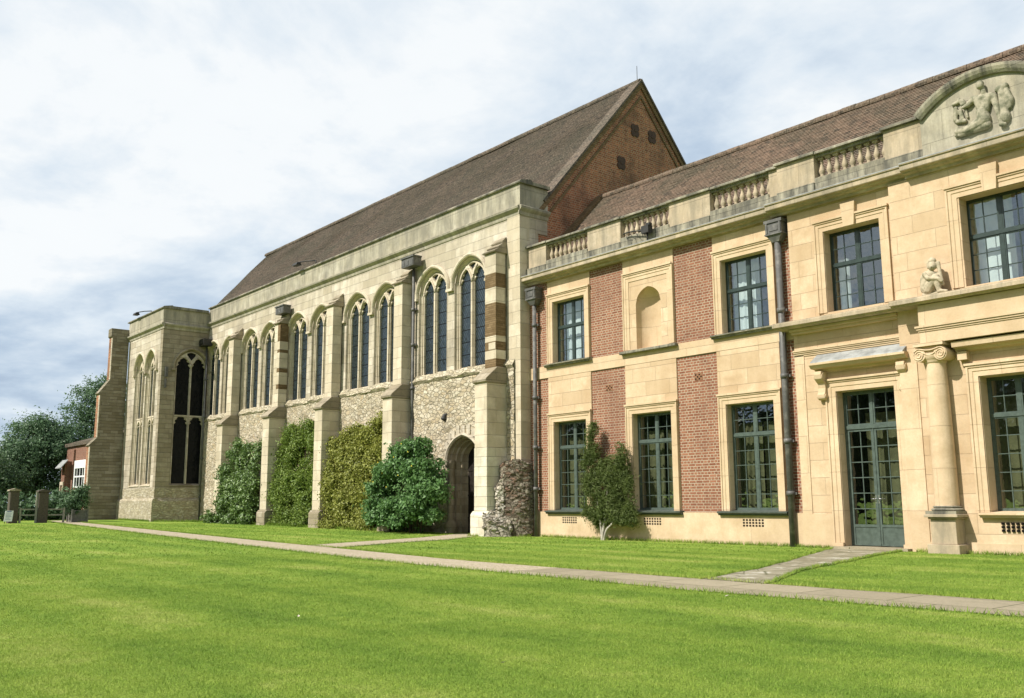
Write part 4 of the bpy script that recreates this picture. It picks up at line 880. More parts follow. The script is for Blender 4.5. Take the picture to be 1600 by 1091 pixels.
    if hood:
        hb = MB(); pth = arch(cx, zs-.12, zs, ohw, orise, 14); hb.sweep(pth, [(.03, Y+.01), (.03, Y-.05), (.055, Y-.10), (.10, Y-.125), (.14, Y-.115), (.17, Y-.05), (.17, Y+.01)])
        for s_ in (-1, 1): hb.box(cx+s_*(ohw+.03)-.0, cx+s_*(ohw+.25), Y-.12, Y+.01, zs-.22, zs-.121)
    return win_mb, tb, gb, hb
def hall_window(cx, Y, *a, **k):
    wb, tb, gb, hb = tracery_window(cx, Y, *a, **k); L = (cx, Y, a[0]); gm = k.get('glass', 'glass_leaded')
    wn = wb.build('window', 'stone_hall_trim', hall, L); tb.build('tracery', 'stone_hall_trim', wn, L); gb.build('glass', gm, wn, L)
    if hb: hb.build('hood_mould', 'stone_hall_trim', wn, L)
    return wn
w0 = hall_window(WIN[0], H0, 5.90, 9.14, .80, .74, ohw=.95, orise=.87, splay=.20, mw=.085)
for c in WIN[1:]: dup(w0, Vector((c, H0, 5.90))-wloc(hall), hall)

# ---- arched doorway
mb = MB(); zs, ri = 2.62, .78; out = arch(DCX, 0, zs, DHW+.02, ri+.06, 14); inn = arch(DCX, 0, zs, .60, ri-.22, 14); n = len(out); vs = []
steps = [(0, -.10), (0, 0), (.22, .03), (.26, .16), (.48, .18), (.52, .33), (.76, .36), (.8, .5), (1, .62)]
for f, y in steps: vs += [(a[0]+(b[0]-a[0])*f, H0+y, a[1]+(b[1]-a[1])*f) for a, b in zip(out, inn)]
mb.add(vs, [(j*n+i, j*n+i+1, (j+1)*n+i+1, (j+1)*n+i) for j in range(len(steps)-1) for i in range(n-1)])
# flat spandrel between the round head and the squared hole in the rubble
N = 20; xs_ = [DCX-DHW-.015+2*(DHW+.015)*i/N for i in range(N+1)]
mb.add([(q, H0-.085, archz(q-DCX, zs, DHW+.02, ri+.06)-.004) for q in xs_]+[(q, H0-.075, 3.62) for q in xs_], [(i, i+1, N+2+i, N+1+i) for i in range(N)])
dw = hp('arched_doorway', 'stone_old_grey', mb, (DCX, H0, 0))
mb = MB(); mb.sweep(arch(DCX, 2.45, zs, DHW+.02, ri+.06, 14), [(.0, H0-.07), (.0, H0-.14), (.05, H0-.19), (.12, H0-.17), (.14, H0-.07)]); 
for i in range(9):
    q = math.pi*(.14+.72*i/8); x_, z_ = DCX+1.12*math.cos(q), zs+.92*math.sin(q); mb.box(x_-.10, x_+.10, H0-.125, H0-.06, z_+.02, z_+.30+.06*(i % 2))
mb.build('hood_mould', 'stone_hall', dw, (DCX, H0, 0))
mb = MB(); jx = DCX-.82; mb.lathe(jx, H0-.03, [(.20, -.1), (.20, .12), (.24, .2), (.24, .34), (.17, .46), (.12, .52), (.12, 2.45), (.15, 2.5), (.17, 2.62)], 12); mb.build('jamb_shaft', 'stone_old_grey', dw, (DCX, H0, 0))
mb = MB()
for i in range(6): mb.box(DCX-.6+.2*i+.004, DCX-.6+.2*(i+1)-.004, H0+.58, H0+.64, 0, 3.2)
for z_ in (.55, 1.35, 2.25): mb.box(DCX-.6, DCX+.6, H0+.56, H0+.579, z_, z_+.06)
mb.build('door_leaf', 'oak_dark', dw, (DCX, H0, 0))
# carved head above the door
blobs('carved_head', 'iron_dark', hall, (-27.86, 19.98, 4.12), [((0, 0, .05), (0, 0, .15), .10, .085), ((-.03, -.08, .06), (-.03, -.1, .02), .05, .03), ((.05, .03, .2), (.1, .03, .24), .05, .03)], .025, 1, 2)

# ---- buttresses: plinth, lower stage with sloped set-off, upper stage with sloped head
def buttress(cx, kind=0):
    L = (cx, H0, 0); hw = .335; g = gz(cx)-.25; yf = 19.17; yu = 19.59; T = H0-.07
    mats = ['stone_hall_trim', 'stone_old_grey', 'stone_brown_band', 'stone_bright']
    mb = MB(); low = 3 if kind == 1 else 0
    if kind == 1: mb.box(cx-hw-.01, cx+hw+.01, yf-.012, T, .84, 2.92, 3); mb.box(cx-hw, cx+hw, yf, T, 2.92, 5.10, 0)
    else: mb.box(cx-hw, cx+hw, yf, T, .84, 5.10, 0)
    bt = mb.build('buttress', mats, hall, L, .012)
    mb = MB(); mb.prism_x([(yf-.11, g), (yf-.11, .72), (yf-.01, .84), (T, .84), (T, g)], cx-hw-.10, cx+hw+.10); mb.build('plinth', 'stone_bright' if kind == 1 else 'stone_old_grey', bt, L, .02)
    mb = MB(); mb.prism_x([(yf, 5.10), (yf-.07, 5.12), (yf-.09, 5.19), (yf-.04, 5.26), (yu, 5.66), (T, 5.66), (T, 5.10)], cx-hw-.04, cx+hw+.04); mb.build('set_off', 'stone_old_grey', bt, L, .012)
    mb = MB(); zs_ = [5.66, 5.95, 6.25, 6.55, 6.75, 7.9, 8.45, 8.95, 9.68] if kind == 1 else [5.66, 6.5, 6.72, 7.3, 7.5, 8.25, 8.4, 8.8, 9.68] if kind == 2 else [5.66, 9.68]
    for i, (a, b) in enumerate(zip(zs_[:-1], zs_[1:])):
        if kind == 2 and i % 2 == 1: mb.box(cx-hw+.04, cx+.05, yu+.003, T, a, b, 0); mb.box(cx+.05, cx+hw-.03, yu, T, a, b, 2)
        else: mb.box(cx-hw+.035, cx+hw-.035, yu+.002*(i % 2), T, a, b, (2 if i % 2 == 0 else 0) if kind == 1 else 0)
    if kind == 1: mb.box(cx-.10, cx+hw-.06, yu-.004, yu+.1, 6.27, 6.52, 0)
    mb.build('upper_stage', mats, bt, L, .006)
    mb = MB()
    for k, (ya, za, yb, zb_) in enumerate([(yu-.07, 9.68, yu+.18, 9.86), (yu+.12, 9.86, yu+.36, 10.06), (yu+.30, 10.06, T+.02, 10.26)]): mb.prism_x([(ya, za), (ya-.02, za+.04), (yb, zb_+.02), (T+.04, zb_+.02), (T+.04, za)], cx-hw-.02+.02*k, cx+hw+.02-.02*k)
    mb.build('weathering', 'stone_old_grey', bt, L)
for c, kd in zip(BUT, (1, 0, 0, 2, 0)): buttress(c, kd)

# ---- parapet with string course and coping, return at the right corner
def parapet_run(name, x0, x1, y, dz=0.0, ret=None):
    mb = MB(); mb.box(x0, x1, y-.03, y+.42, 10.962+dz, 12.05+dz); o = hp(name, 'stone_parapet', mb)
    return o
mb = MB(); mb.box(-50.9, -23.60, H0-.03, H0+.42, 11.29, 12.06); mb.box(-23.90, -23.60, H0+.42, 21.36, 11.29, 12.06); hp('parapet', 'stone_parapet', mb)
SC = [(0, 10.93), (-.03, 10.93), (-.045, 10.985), (-.055, 11.05), (-.12, 11.10), (-.17, 11.15), (-.18, 11.22), (-.05, 11.292), (0, 11.292)]
mb = MB(); mb.prism_x([(H0+y, z) for y, z in SC], -50.93, -23.60+.05)
mb.prism_y([(-23.62-y, z) for y, z in SC], H0-.10, 21.37); hp('string_course', 'stone_parapet', mb)
mb = MB(); CP = [(-.10, 12.062), (-.12, 12.10), (-.05, 12.17), (.40, 12.25), (.47, 12.20), (.47, 12.062)]
mb.prism_x([(H0+y, z) for y, z in CP], -50.95, -23.50); mb.box(-23.92, -23.50, H0+.471, 21.40, 12.062, 12.18); hp('coping', 'stone_black', mb)
mb = MB(); mb.box(-23.9, -23.62, 20.521, 21.35, 10.4, 11.0); mb.box(-23.9, -23.622, 20.521, 20.9, 9.7, 10.4); hp('corner_quoin', 'stone_hall', mb)

# ---- brick gable, verge, tie plates
AY, AZ = 26.48, 17.72; SL = (AZ-12.08)/(AY-21.61)
gz_ = lambda y: AZ-SL*abs(y-AY)
mb = MB(); pr = [(20.53, -.2), (20.53, gz_(20.53)), (AY, AZ), (2*AY-20.53, gz_(20.53)), (2*AY-20.53, -.2)]
mb.prism_x(pr, -24.1, -23.655); hp('brick_gable', 'brick_gable', mb)
def rake(mb, off, th, x0, x1, s0=20.9):
    L = Vector((AY-s0, AZ-gz_(s0))); u = L.normalized(); nrm = Vector((-u.y, u.x))
    a = Vector((s0, gz_(s0)))+nrm*off; b = Vector((AY, AZ+off/u.x)); c = b+Vector((0, th/u.x)); d = a+nrm*th
    mb.prism_x([(a.x, a.y), (b.x, b.y), (c.x, c.y), (d.x, d.y)], x0, x1); mb.prism_x([(2*AY-q[0], q[1]) for q in ((d.x, d.y), (c.x+1e-3, c.y), (b.x+1e-3, b.y), (a.x, a.y))], x0, x1)
mb = MB(); rake(mb, -.46, .09, -23.7, -23.61); rake(mb, -.17, .17, -23.7, -23.59); hp('brick_rake', 'stone_brown_band', mb)
mb = MB(); rake(mb, .0, .075, -24.15, -23.54, 21.2); hp('verge_tiles', 'tiles_dark', mb)
for y, z in ((26.09, 15.57), (27.08, 15.55), (25.26, 14.03)):
    mb = MB()
    for q in range(4):
        a = math.pi/4+q*math.pi/2; cy, cz = y+.13*math.cos(a), z+.16*math.sin(a); mb.prism_x([(cy+.13*math.cos(i*math.pi/6), cz+.15*math.sin(i*math.pi/6)) for i in range(12)], -23.66, -23.615-.002*q)
    mb.prism_x([(y+.06*math.cos(i*math.pi/4), z+.06*math.sin(i*math.pi/4)) for i in range(8)], -23.65, -23.60)
    hp('tie_plate', 'tie_iron', mb, (-23.65, y, z))
mb = MB(); mb.tube([(-23.8, AY, AZ), (-23.8, AY, AZ+.75)], .012, 5); hp('lightning_rod', 'iron_dark', mb, (-23.8, AY, AZ))
# ---- roof
mb = MB(); roof_slope(mb, HX0, -23.72, 20.75, gz_(20.75), AY, AZ, .115, .018, .05, .7, 5); mb.add([(HX0, 2*AY-20.5, gz_(20.5)), (-23.72, 2*AY-20.5, gz_(20.5)), (-23.72, AY, AZ-.01), (HX0, AY, AZ-.01)], [(0, 1, 2, 3)])
hr = hp('roof', 'tiles_dark', mb, (-40, AY, AZ))
mb = MB(); ridge(mb, HX0-.1, -23.6, AY, AZ+.05, .45, .15); mb.build('ridge_tiles', 'tiles_dark', hr, (-40, AY, AZ))
mb = MB(); mb.prism_x([(20.53, 0), (20.53, gz_(20.53)-.08), (AY, AZ-.08), (2*AY-20.53, gz_(20.53)-.08), (2*AY-20.53, 0)], HX0+.02, HX0+.5); hp('west_gable', 'stone_dark_wall', mb)
mb = MB(); mb.box(HX0+.5, -24.11, 2*AY-20.9, 2*AY-20.53, 0, 11.2); mb.box(HX0+.51, -24.12, 20.96, 2*AY-20.95, 10.5, 10.6); hp('rear_wall', 'stone_dark_wall', mb)

# ---- projecting bay at the far end
BX0, BX1, BY = -56.62, -50.92, 17.53
bw = [-54.33, -52.50]
mb = MB(); wall_with_arches(mb, BX0, BX1-.352, 2.0, 10.93, BY, BY+.7, [(c, 2.12, 8.62, .80, .98) for c in bw]); hp('bay_wall', 'stone_hall', mb)
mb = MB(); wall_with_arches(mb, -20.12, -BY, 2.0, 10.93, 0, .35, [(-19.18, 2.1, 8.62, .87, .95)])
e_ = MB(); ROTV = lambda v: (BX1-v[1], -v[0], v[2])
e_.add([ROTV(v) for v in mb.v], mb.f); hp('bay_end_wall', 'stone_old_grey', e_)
mb = MB(); mb.box(BX0, BX1+.02, BY-.02, H0-.05, -.2, 1.999); b1 = hp('bay_base', 'rubble_bay', mb)
mb = MB(); mb.prism_x([(BY-.16, -.2), (BY-.16, 1.30), (BY-.10, 1.40), (BY, 1.46), (BY+.1, 1.46), (BY+.1, -.2)], BX0-.02, BX1+.16)
mb.prism_y([(BX1+.16, -.2), (BX1+.16, 1.30), (BX1+.10, 1.40), (BX1, 1.46), (BX1-.1, 1.46), (BX1-.1, -.2)], BY+.101, H0-.06); mb.build('plinth', 'rubble_bay', b1, (-40, 20.1, 0))
mb = MB(); mb.box(BX0-.02, BX1+.03, BY-.05, BY+.35, 11.02, 11.80); mb.box(BX1-.35, BX1+.03, BY+.351, H0-.04, 11.02, 11.80); hp('bay_parapet', 'stone_parapet', mb)
mb = MB(); dz = -.27; mb.prism_x([(BY+y, z+dz) for y, z in SC], BX0-.05, BX1+.18); mb.prism_y([(BX1-y, z+dz) for y, z in SC], BY+.02, H0-.06); hp('bay_string_course', 'stone_parapet', mb)
mb = MB(); mb.prism_x([(BY+y-.02, z-.26) for y, z in CP], BX0-.15, BX1+.13); mb.box(BX1-.38, BX1+.13, BY+.451, H0-.12, 11.803, 11.95); hp('bay_coping', 'stone_black', mb)
mb = MB(); mb.box(BX0+.1, BX1-.36, BY+.36, H0+.6, 11.0, 11.1); mb.box(BX0, BX0+.4, BY+.71, H0+1.0, 2.0, 11.0); hp('bay_roof', 'lead', mb)
for c in bw: hall_window(c, BY, 2.16, 8.62, .62, .80, transom=5.92, ohw=.815, orise=.98, splay=.26, mw=.07)
wb, tb, gb, hb = tracery_window(-19.18, 0, 2.16, 8.62, .84, .90, transom=5.92, ohw=.885, orise=.96, splay=.14, mw=.055)
for q in (wb, tb, gb, hb): q.v = [(BX1+.0-v[1], -v[0], v[2]) for v in q.v]
# mirror puts the wide light first, as in the far bay
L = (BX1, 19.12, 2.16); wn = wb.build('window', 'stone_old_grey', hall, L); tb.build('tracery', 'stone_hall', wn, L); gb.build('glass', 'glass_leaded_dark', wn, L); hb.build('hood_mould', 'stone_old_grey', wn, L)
# stepped end buttress of the bay, its brick front catching the sun
mb = MB(); g = .0
st_ = [(15.62, g), (15.62, 1.9), (15.70, 2.05), (15.70, 4.42), (15.62, 4.48), (16.06, 4.95), (16.06, 7.42), (15.96, 7.50), (16.56, 8.35), (16.56, 10.85), (16.48, 10.92), (16.48, 11.40), (17.5, 11.40), (17.5, g)]
mb.prism_x(st_, -57.25, -56.62); eb = hp('end_buttress', 'stone_dark_wall', mb, (-57, 17, 0))
mb = MB()
for a, b, y, x1 in ((g, 1.88, 15.618, -56.80), (2.06, 4.40, 15.698, -56.80), (4.97, 7.40, 16.058, -56.80), (8.37, 10.83, 16.558, -56.80)): mb.box(-57.22, x1, y-.012, y+.02, a, b)
mb.build('brick_facing', 'brick_gable', eb, (-57, 17, 0))
mb = MB()
for a, b, y in ((g, 1.88, 15.618), (2.06, 4.40, 15.698), (4.97, 7.40, 16.058), (8.37, 10.83, 16.558)):
    mb.box(-56.798, -56.61, y-.016, y+.02, a, b)
mb.build('quoin', 'stone_hall', eb, (-57, 17, 0))
# ---- water hoppers, pipes, lamps
def slot_hopper(x, y, z):
    mb = MB(); mb.box(x-.42, x+.42, y-.36, y+.02, z, z+.34)
    for q in (-.28, 0, .28): mb.box(x+q-.10, x+q+.10, y-.372, y-.361, z+.04, z+.24)
    mb.box(x-.46, x+.46, y-.40, y+.02, z+.342, z+.40); return mb.build('slotted_hopper', 'cast_iron', hall, (x, y, z))
slot_hopper(-29.88, 19.95, 10.26); slot_hopper(-41.0, 19.95, 10.16); slot_hopper(-46.1, 19.98, 10.3) if False else None
rainpipe(-29.98, 19.97, 10.25, gz(-30)-.1, hall, False, .06, (8.6, 7.2, 5.5, 3.4, 1.6)); 
mb = MB(); mb.box(-50.88, -50.25, 19.55, 20.05, 9.86, 10.24); mb.box(-50.8, -50.35, 19.50, 19.549, 9.95, 10.12); hp('gargoyle_spout', 'iron_dark', mb, (-50.6, 19.8, 9.9))
rainpipe(-50.78, 19.97, 9.85, gz(-50)-.1, hall, False, .06, (8.0, 5.9, 3.6, 1.5))
def arm_lamp(x, y, z, dx):
    mb = MB(); mb.tube([(x, y, z), (x, y, z+.22)], .03, 6); mb.tube([(x, y, z+.2), (x+dx*.5, y-.2, z+.26), (x+dx, y-.4, z+.27)], .028, 6); mb.prism_x([(y-.55, z+.12), (y-.28, z+.12), (y-.34, z+.24), (y-.5, z+.24)], x+dx-.26, x+dx+.2); hp('floodlight', 'iron_dark', mb, (x, y, z))
arm_lamp(-53.6, 17.7, 11.9, -1.3); arm_lamp(-38.6, 20.2, 12.2, -1.1)
mb = MB(); mb.box(BX1, BX1+.12, 17.72, 17.86, 8.0, 8.55); mb.box(BX1, BX1+.09, 17.74, 17.82, 7.4, 7.9); hp('junction_box', 'cast_iron', mb, (BX1, 17.8, 8)); 

# ================================================================= RUINED STUB, PLANTS, TREES, FENCE
def rough_solid(name, mat, parent, loc, foot, hts, vox=.06, amp=.07, sc=4.0, seed=0):
    """a weathered lump of masonry: a prism over the footprint, voxel remeshed and broken up stone by stone"""
    n = len(foot); me = bpy.data.meshes.new(name); L = Vector(loc)
    vs = [(x-L.x, y-L.y, -.25-L.z) for x, y in foot]+[(x-L.x, y-L.y, h-L.z) for (x, y), h in zip(foot, hts)]
    bm = bmesh.new(); V = [bm.verts.new(v) for v in vs]
    for i in range(n): bm.faces.new((V[i], V[(i+1) % n], V[n+(i+1) % n], V[n+i]))
    c0 = bm.verts.new((sum(v[0] for v in vs[:n])/n, sum(v[1] for v in vs[:n])/n, -.25-L.z)); c1 = bm.verts.new((sum(v[0] for v in vs[:n])/n, sum(v[1] for v in vs[:n])/n, sum(hts)/n-L.z))
    for i in range(n): bm.faces.new((V[(i+1) % n], V[i], c0)); bm.faces.new((V[n+i], V[n+(i+1) % n], c1))
    bmesh.ops.recalc_face_normals(bm, faces=bm.faces[:]); bm.to_mesh(me); bm.free()
    tmp = bpy.data.objects.new('tmp', me); COL.objects.link(tmp); md = tmp.modifiers.new('r', 'REMESH'); md.mode = 'VOXEL'; md.voxel_size = vox
    dg = bpy.context.evaluated_depsgraph_get(); m2 = bpy.data.meshes.new_from_object(tmp.evaluated_get(dg)); bpy.data.objects.remove(tmp)
    nr = [v.normal.copy() for v in m2.vertices]
    for v, q in zip(m2.vertices, nr):
        d, p = noise.voronoi(Vector((v.co.x*sc, v.co.y*sc, v.co.z*sc*1.6+seed))); e = min(1, (d[1]-d[0])*2.6)
        v.co += q*(amp*(e*(.4+.6*noise.cell(p[0]*5))-.5)+amp*.8*noise.noise(v.co*1.7+Vector((seed, 0, 0))))
    m2.name = name; m2.materials.clear(); m2.materials.append(MATS[mat]); m2.update()
    o = bpy.data.objects.new(name, m2); COL.objects.link(o)
    if parent: o.parent = parent; o.location = L-wloc(parent)
    else: o.location = L
    return o
ru = thing('ruined_wall', 'dark broken rubble wall stub between the end buttress and the rain pipe', 'ruined wall', (-23.7, 19.9, 0))
rough_solid('rubble_core', 'rubble_ruin', ru, (-23.7, 19.9, 0), [(-24.25, 19.62), (-23.98, 19.56), (-23.52, 19.88), (-23.36, 20.16), (-23.34, 20.42), (-24.25, 20.05)], [2.35, 2.5, 2.55, 2.42, 2.45, 2.3], .045, .055, 5.5, 1)
rough_solid('pale_facing_stones', 'rubble_pale', ru, (-23.9, 19.5, 0), [(-24.30, 19.42), (-24.06, 19.42), (-23.92, 19.58), (-24.0, 19.72), (-24.3, 19.72)], [1.5, 1.85, 2.1, 2.1, 1.6], .045, .07, 5.0, 3)
rough_solid('fallen_stones', 'rubble_pale', ru, (-24.1, 19.2, 0), [(-24.3, 18.95), (-24.02, 19.02), (-23.76, 19.42), (-23.66, 19.72), (-24.0, 19.8), (-24.3, 19.4)], [.78, .55, .38, .5, .8, .9], .045, .08, 5.0, 6)

def leaves(name, mat, parent, loc, vols, size, seed, asp=.5, out=.6, droop=.25, sig=.16, surf=.55, per=26, fold=.25, floor=None, ragged=.10):
    """leaf-sized folded blades gathered in sprays through ellipsoid volumes. vols: (centre, radii, number of leaves)"""
    rg = np.random.default_rng(seed); P = []; D = []
    for c, r, n in vols:
        m = max(1, n//per); u = rg.normal(size=(m, 3)); u /= np.linalg.norm(u, axis=1)[:, None]; rr = rg.uniform(0, 1, m)**(surf*.6)
        u2 = u*rr[:, None]*(1+.18*rg.normal(size=(m, 1))); wild = rg.uniform(size=m) < ragged; u2[wild] = u[wild]*rg.uniform(1.0, 1.38, (wild.sum(), 1)); ctr = np.array(c)+u2*np.array(r); sg = sig*rg.uniform(.5, 1.5, (m, 1)); sg[wild] *= .7
        k = rg.integers(0, m, n); off = rg.normal(size=(n, 3))*sg[k]; off[:, 2] *= .75
        P.append(ctr[k]+off); D.append(u[k]+.5*off/np.maximum(1e-3, np.linalg.norm(off, axis=1)[:, None]))
    P = np.concatenate(P); D = np.concatenate(D); n = len(P)
    if floor is not None: k = P[:, 2] > floor; P, D = P[k], D[k]; n = len(P)
    nrm = out*D+rg.normal(size=(n, 3))*.55+np.array([0, -.1, .35]); nrm /= np.linalg.norm(nrm, axis=1)[:, None]
    ax = D*.6+rg.normal(size=(n, 3)); ax[:, 2] -= droop; ax -= nrm*(ax*nrm).sum(1)[:, None]; ax /= np.linalg.norm(ax, axis=1)[:, None]; sd_ = np.cross(nrm, ax)
    s_ = size*rg.uniform(.6, 1.35, n)[:, None]; w_ = s_*asp*.5
    V = np.stack([P-ax*s_*.5, P+sd_*w_+nrm*s_*fold*.4-ax*s_*.05, P+ax*s_*.5-nrm*s_*.1, P-sd_*w_+nrm*s_*fold*.4-ax*s_*.05], 1)-np.array(loc)
    me = bpy.data.meshes.new(name); me.vertices.add(4*n); me.vertices.foreach_set('co', V.astype(np.float32).ravel()); F = np.arange(4*n).reshape(n, 4); T = np.concatenate([F[:, [0, 1, 2]], F[:, [0, 2, 3]]]).astype(np.int32)
    me.loops.add(6*n); me.loops.foreach_set('vertex_index', T.ravel()); me.polygons.add(2*n); me.polygons.foreach_set('loop_start', np.arange(0, 6*n, 3, dtype=np.int32)); me.update(calc_edges=True); me.materials.append(MATS[mat])
    o = bpy.data.objects.new(name, me); COL.objects.link(o)
    if parent is not None: o.parent = parent; o.location = Vector(loc)-wloc(parent)
    else: o.location = loc
    return o
def wall_cover(x0, x1, z1, y, n, seed, r0=.28, r1=.55, dens=560, thick=.3, lean=None):
    # clumps of growth spread over a patch of wall, thinner and more ragged toward the top
    rg = random.Random(seed); vol = []
    for k in range(n):
        q = rg.random(); f = rg.random()**.85; x = x0+(x1-x0)*q; top = z1*(.80+.2*noise.noise(Vector((x*1.3, seed, 0)))+.12*math.sin(q*math.pi)); z = .15+top*f
        r = rg.uniform(r0, r1)*(1.1-.45*f); vol.append(((x+rg.uniform(-.15, .15)*f, y-thick*rg.uniform(.0, 1.0)*(1.1-.75*f), z), (r, r*.55, r*.8), int(dens*(r/.4)**1.6)))
    for k in range(n//5):
        x = rg.uniform(x0+.1, x1-.1); top = z1*(.85+.2*noise.noise(Vector((x*1.3, seed, 0)))); vol.append(((x, y, top+rg.uniform(-.1, .35)), (.12, .1, .3), 150))
    return vol
def SC(f, vols): return [(c, r, int(n*f)) for c, r, n in vols]
def stems(parent, loc, paths, mat='bark', name='stem'):
    mb = MB()
    for pts, r0, r1 in paths:
        q = curve_pts(pts, 5); mb.tube(q, [r0+(r1-r0)*i/(len(q)-1) for i in range(len(q))], 7)
    return mb.build(name, mat, parent, loc)
G = 'shrubs planted along the foot of the walls'
# glossy shrub
L = (-43.9, 19.5, .15); s1 = thing('shrub', 'dark glossy rounded shrub growing between the two farthest buttresses', 'shrub', L, G)
leaves('foliage', 'leaf_glossy', s1, L, [((-44.0, 19.5, 1.6), (1.3, .4, 1.3), 3600)]+wall_cover(-46.0, -41.9, 4.15, 19.45, 62, 12, .3, .6, 520, .75), .135, 1, .5, .5, .4, .10, .7, 22, ragged=.16)
stems(s1, L, [([(-44+.2*k, 19.5, 0), (-44.2+.3*k, 19.4, 1.0), (-44.6+.6*k, 19.4, 2.6)], .05, .02) for k in range(4)])
# green climber
L = (-38.6, 19.7, .1); s2 = thing('climbing_shrub', 'mid green climbing shrub spread flat on the rubble wall between two buttresses', 'climbing plant', L, G)
leaves('foliage', 'leaf_ivy_green', s2, L, wall_cover(-40.75, -36.45, 4.7, 19.85, 105, 22, .3, .6, 560, .55), .095, 2, .6, .5, .5, .11, .7, 24, ragged=.14)
stems(s2, L, [([(-39.4+.6*k, 19.7, 0), (-39.5+.65*k, 19.75, 1.5), (-39.9+.8*k, 19.8, 3.8)], .035, .012) for k in range(5)])
# golden climber
L = (-33.2, 19.6, .1); s3 = thing('climbing_shrub', 'yellow green climbing shrub covering the rubble wall behind the big bushy shrub', 'climbing plant', L, G)
leaves('foliage', 'leaf_ivy_gold', s3, L, wall_cover(-35.5, -30.95, 4.35, 19.8, 115, 32, .3, .62, 600, .7), .10, 3, .7, .5, .5, .11, .7, 24, ragged=.14)
stems(s3, L, [([(-34.3+.7*k, 19.65, 0), (-34.4+.75*k, 19.7, 1.5), (-34.5+.8*k, 19.8, 3.4)], .035, .012) for k in range(5)])
# big bush with yellow flowers
L = (-28.6, 19.0, .05); s4 = thing('shrub', 'large bluish green bush with a few yellow flowers beside the arched doorway', 'shrub', L, G)
rg = random.Random(44); vol = [((-29.0, 19.1, 1.3), (1.3, .45, 1.2), 5200), ((-27.9, 19.0, 1.9), (1.0, .45, .9), 3600)]
for k in range(46):
    a = rg.uniform(-.35, math.pi+.35); f = rg.uniform(.62, 1.0); x = -28.65+2.05*f*math.cos(a); z = 1.15+1.9*f*math.sin(a)+.35*(x > -28.4)*rg.uniform(0, 1)
    r = rg.uniform(.22, .46); vol.append(((x, 18.85-.55*rg.uniform(0, 1)*(1.25-f), max(.3, z)), (r*1.25, r, r*.62), int(620*r/.3)))
for k in range(12): vol.append(((-30.0+.25*k+rg.uniform(-.1, .1), 18.3+rg.uniform(-.1, .15), .95+rg.uniform(-.45, .2)), (.32, .25, .16), 520))
leaves('foliage', 'leaf_blue_green', s4, L, vol, .125, 4, .6, .5, .5, .10, .8, 24, ragged=.26)
stems(s4, L, [([(-28.9+.2*k, 19.1, 0), (-29.1+.35*k, 19.0, 1.0), (-29.6+.6*k, 18.8, 2.3)], .045, .015) for k in range(5)])
mb = MB(); rg = random.Random(5)
for px, pz in ((-28.9, 3.0), (-28.5, 2.75), (-27.6, 2.9), (-29.3, 2.2), (-28.2, 2.1), (-29.0, 1.7), (-29.9, 1.1), (-27.3, 2.4), (-29.6, 2.6), (-28.0, 3.2), (-29.9, 1.9), (-30.2, .8)):
    y = 18.15+rg.uniform(0, .12)
    for q in range(5):
        a = 2*math.pi*q/5; mb.add([(px, y, pz), (px+.022*math.cos(a-.5), y-.02, pz+.022*math.sin(a-.5)), (px+.036*math.cos(a), y-.03, pz+.036*math.sin(a)), (px+.022*math.cos(a+.5), y-.02, pz+.022*math.sin(a+.5))], [(0, 1, 2, 3)])
fl = mb.build('flowers', 'flower_yellow', s4, L); fl['kind'] = 'stuff'
# feathery evergreen by the house wall
L = (-19.75, 20.1, 0); s5 = thing('evergreen_shrub', 'feathery evergreen shrub with pale bare stems against the brick house wall', 'shrub', L, G)
rg = random.Random(55); vol = []
for cx, zt_, hwid in ((-20.3, 3.35, .40), (-19.15, 2.65, .42), (-19.75, 2.35, .6)):
    for k in range(30):
        f = rg.random(); z = .6+(zt_-.6)*f; wd_ = hwid*(1.15-.95*f**1.6); x = cx+rg.uniform(-1, 1)*wd_; vol.append(((x, 20.18-rg.uniform(0, .28)*(1-f*.6), z), (.13, .10, .22), 330))
for k in range(16): vol.append(((rg.uniform(-20.7, -18.75), 20.12, rg.uniform(.45, .95)), (.10, .08, .16), 170))
leaves('foliage', 'leaf_feather', s5, L, vol, .095, 5, .17, .5, -.5, .07, .8, 20, ragged=.2)
stems(s5, L, [([(-19.95, 20.08, -.05), (-19.85, 20.05, .35), (-19.75, 20.08, .8), (-19.7, 20.1, 1.6)], .055, .02), ([(-19.9, 20.1, -.05), (-19.7, 20.02, .3), (-19.45, 20.05, .55), (-19.2, 20.1, 1.2)], .045, .018), ([(-19.97, 20.1, -.05), (-19.98, 20.06, .5), (-20.15, 20.1, 1.2), (-20.3, 20.15, 2.4)], .045, .015)], 'bark_pale')

# trees beyond the gate
def tree(label, base, h, vols, seed, mat, lsize=.19):
    t_ = thing('tree', label, 'tree', base, 'trees beyond the gate')
    leaves('crown', mat, t_, base, [(c, r, int(n*1.9)) for c, r, n in vols], lsize, seed, .6, .55, .3, .34, .7, 34, ragged=.16)
    x, y, z = base; mb = MB(); mb.tube(curve_pts([(x, y, z-.3), (x+.1, y+.1, z+h*.25), (x, y, z+h*.6), (x-.1, y, z+h*.85)], 5), [.34-.015*i for i in range(16)], 9); rg = random.Random(seed)
    for k in range(9):
        a = rg.uniform(0, 6.28); z0 = z+h*rg.uniform(.18, .55); r = h*rg.uniform(.18, .32); mb.tube(curve_pts([(x, y, z0), (x+r*.5*math.cos(a), y+r*.5*math.sin(a), z0+h*.10), (x+r*math.cos(a), y+r*math.sin(a), z0+h*.22)], 4), [.13-.011*i for i in range(9)], 6)
    mb.build('trunk', 'bark', t_, base); return t_
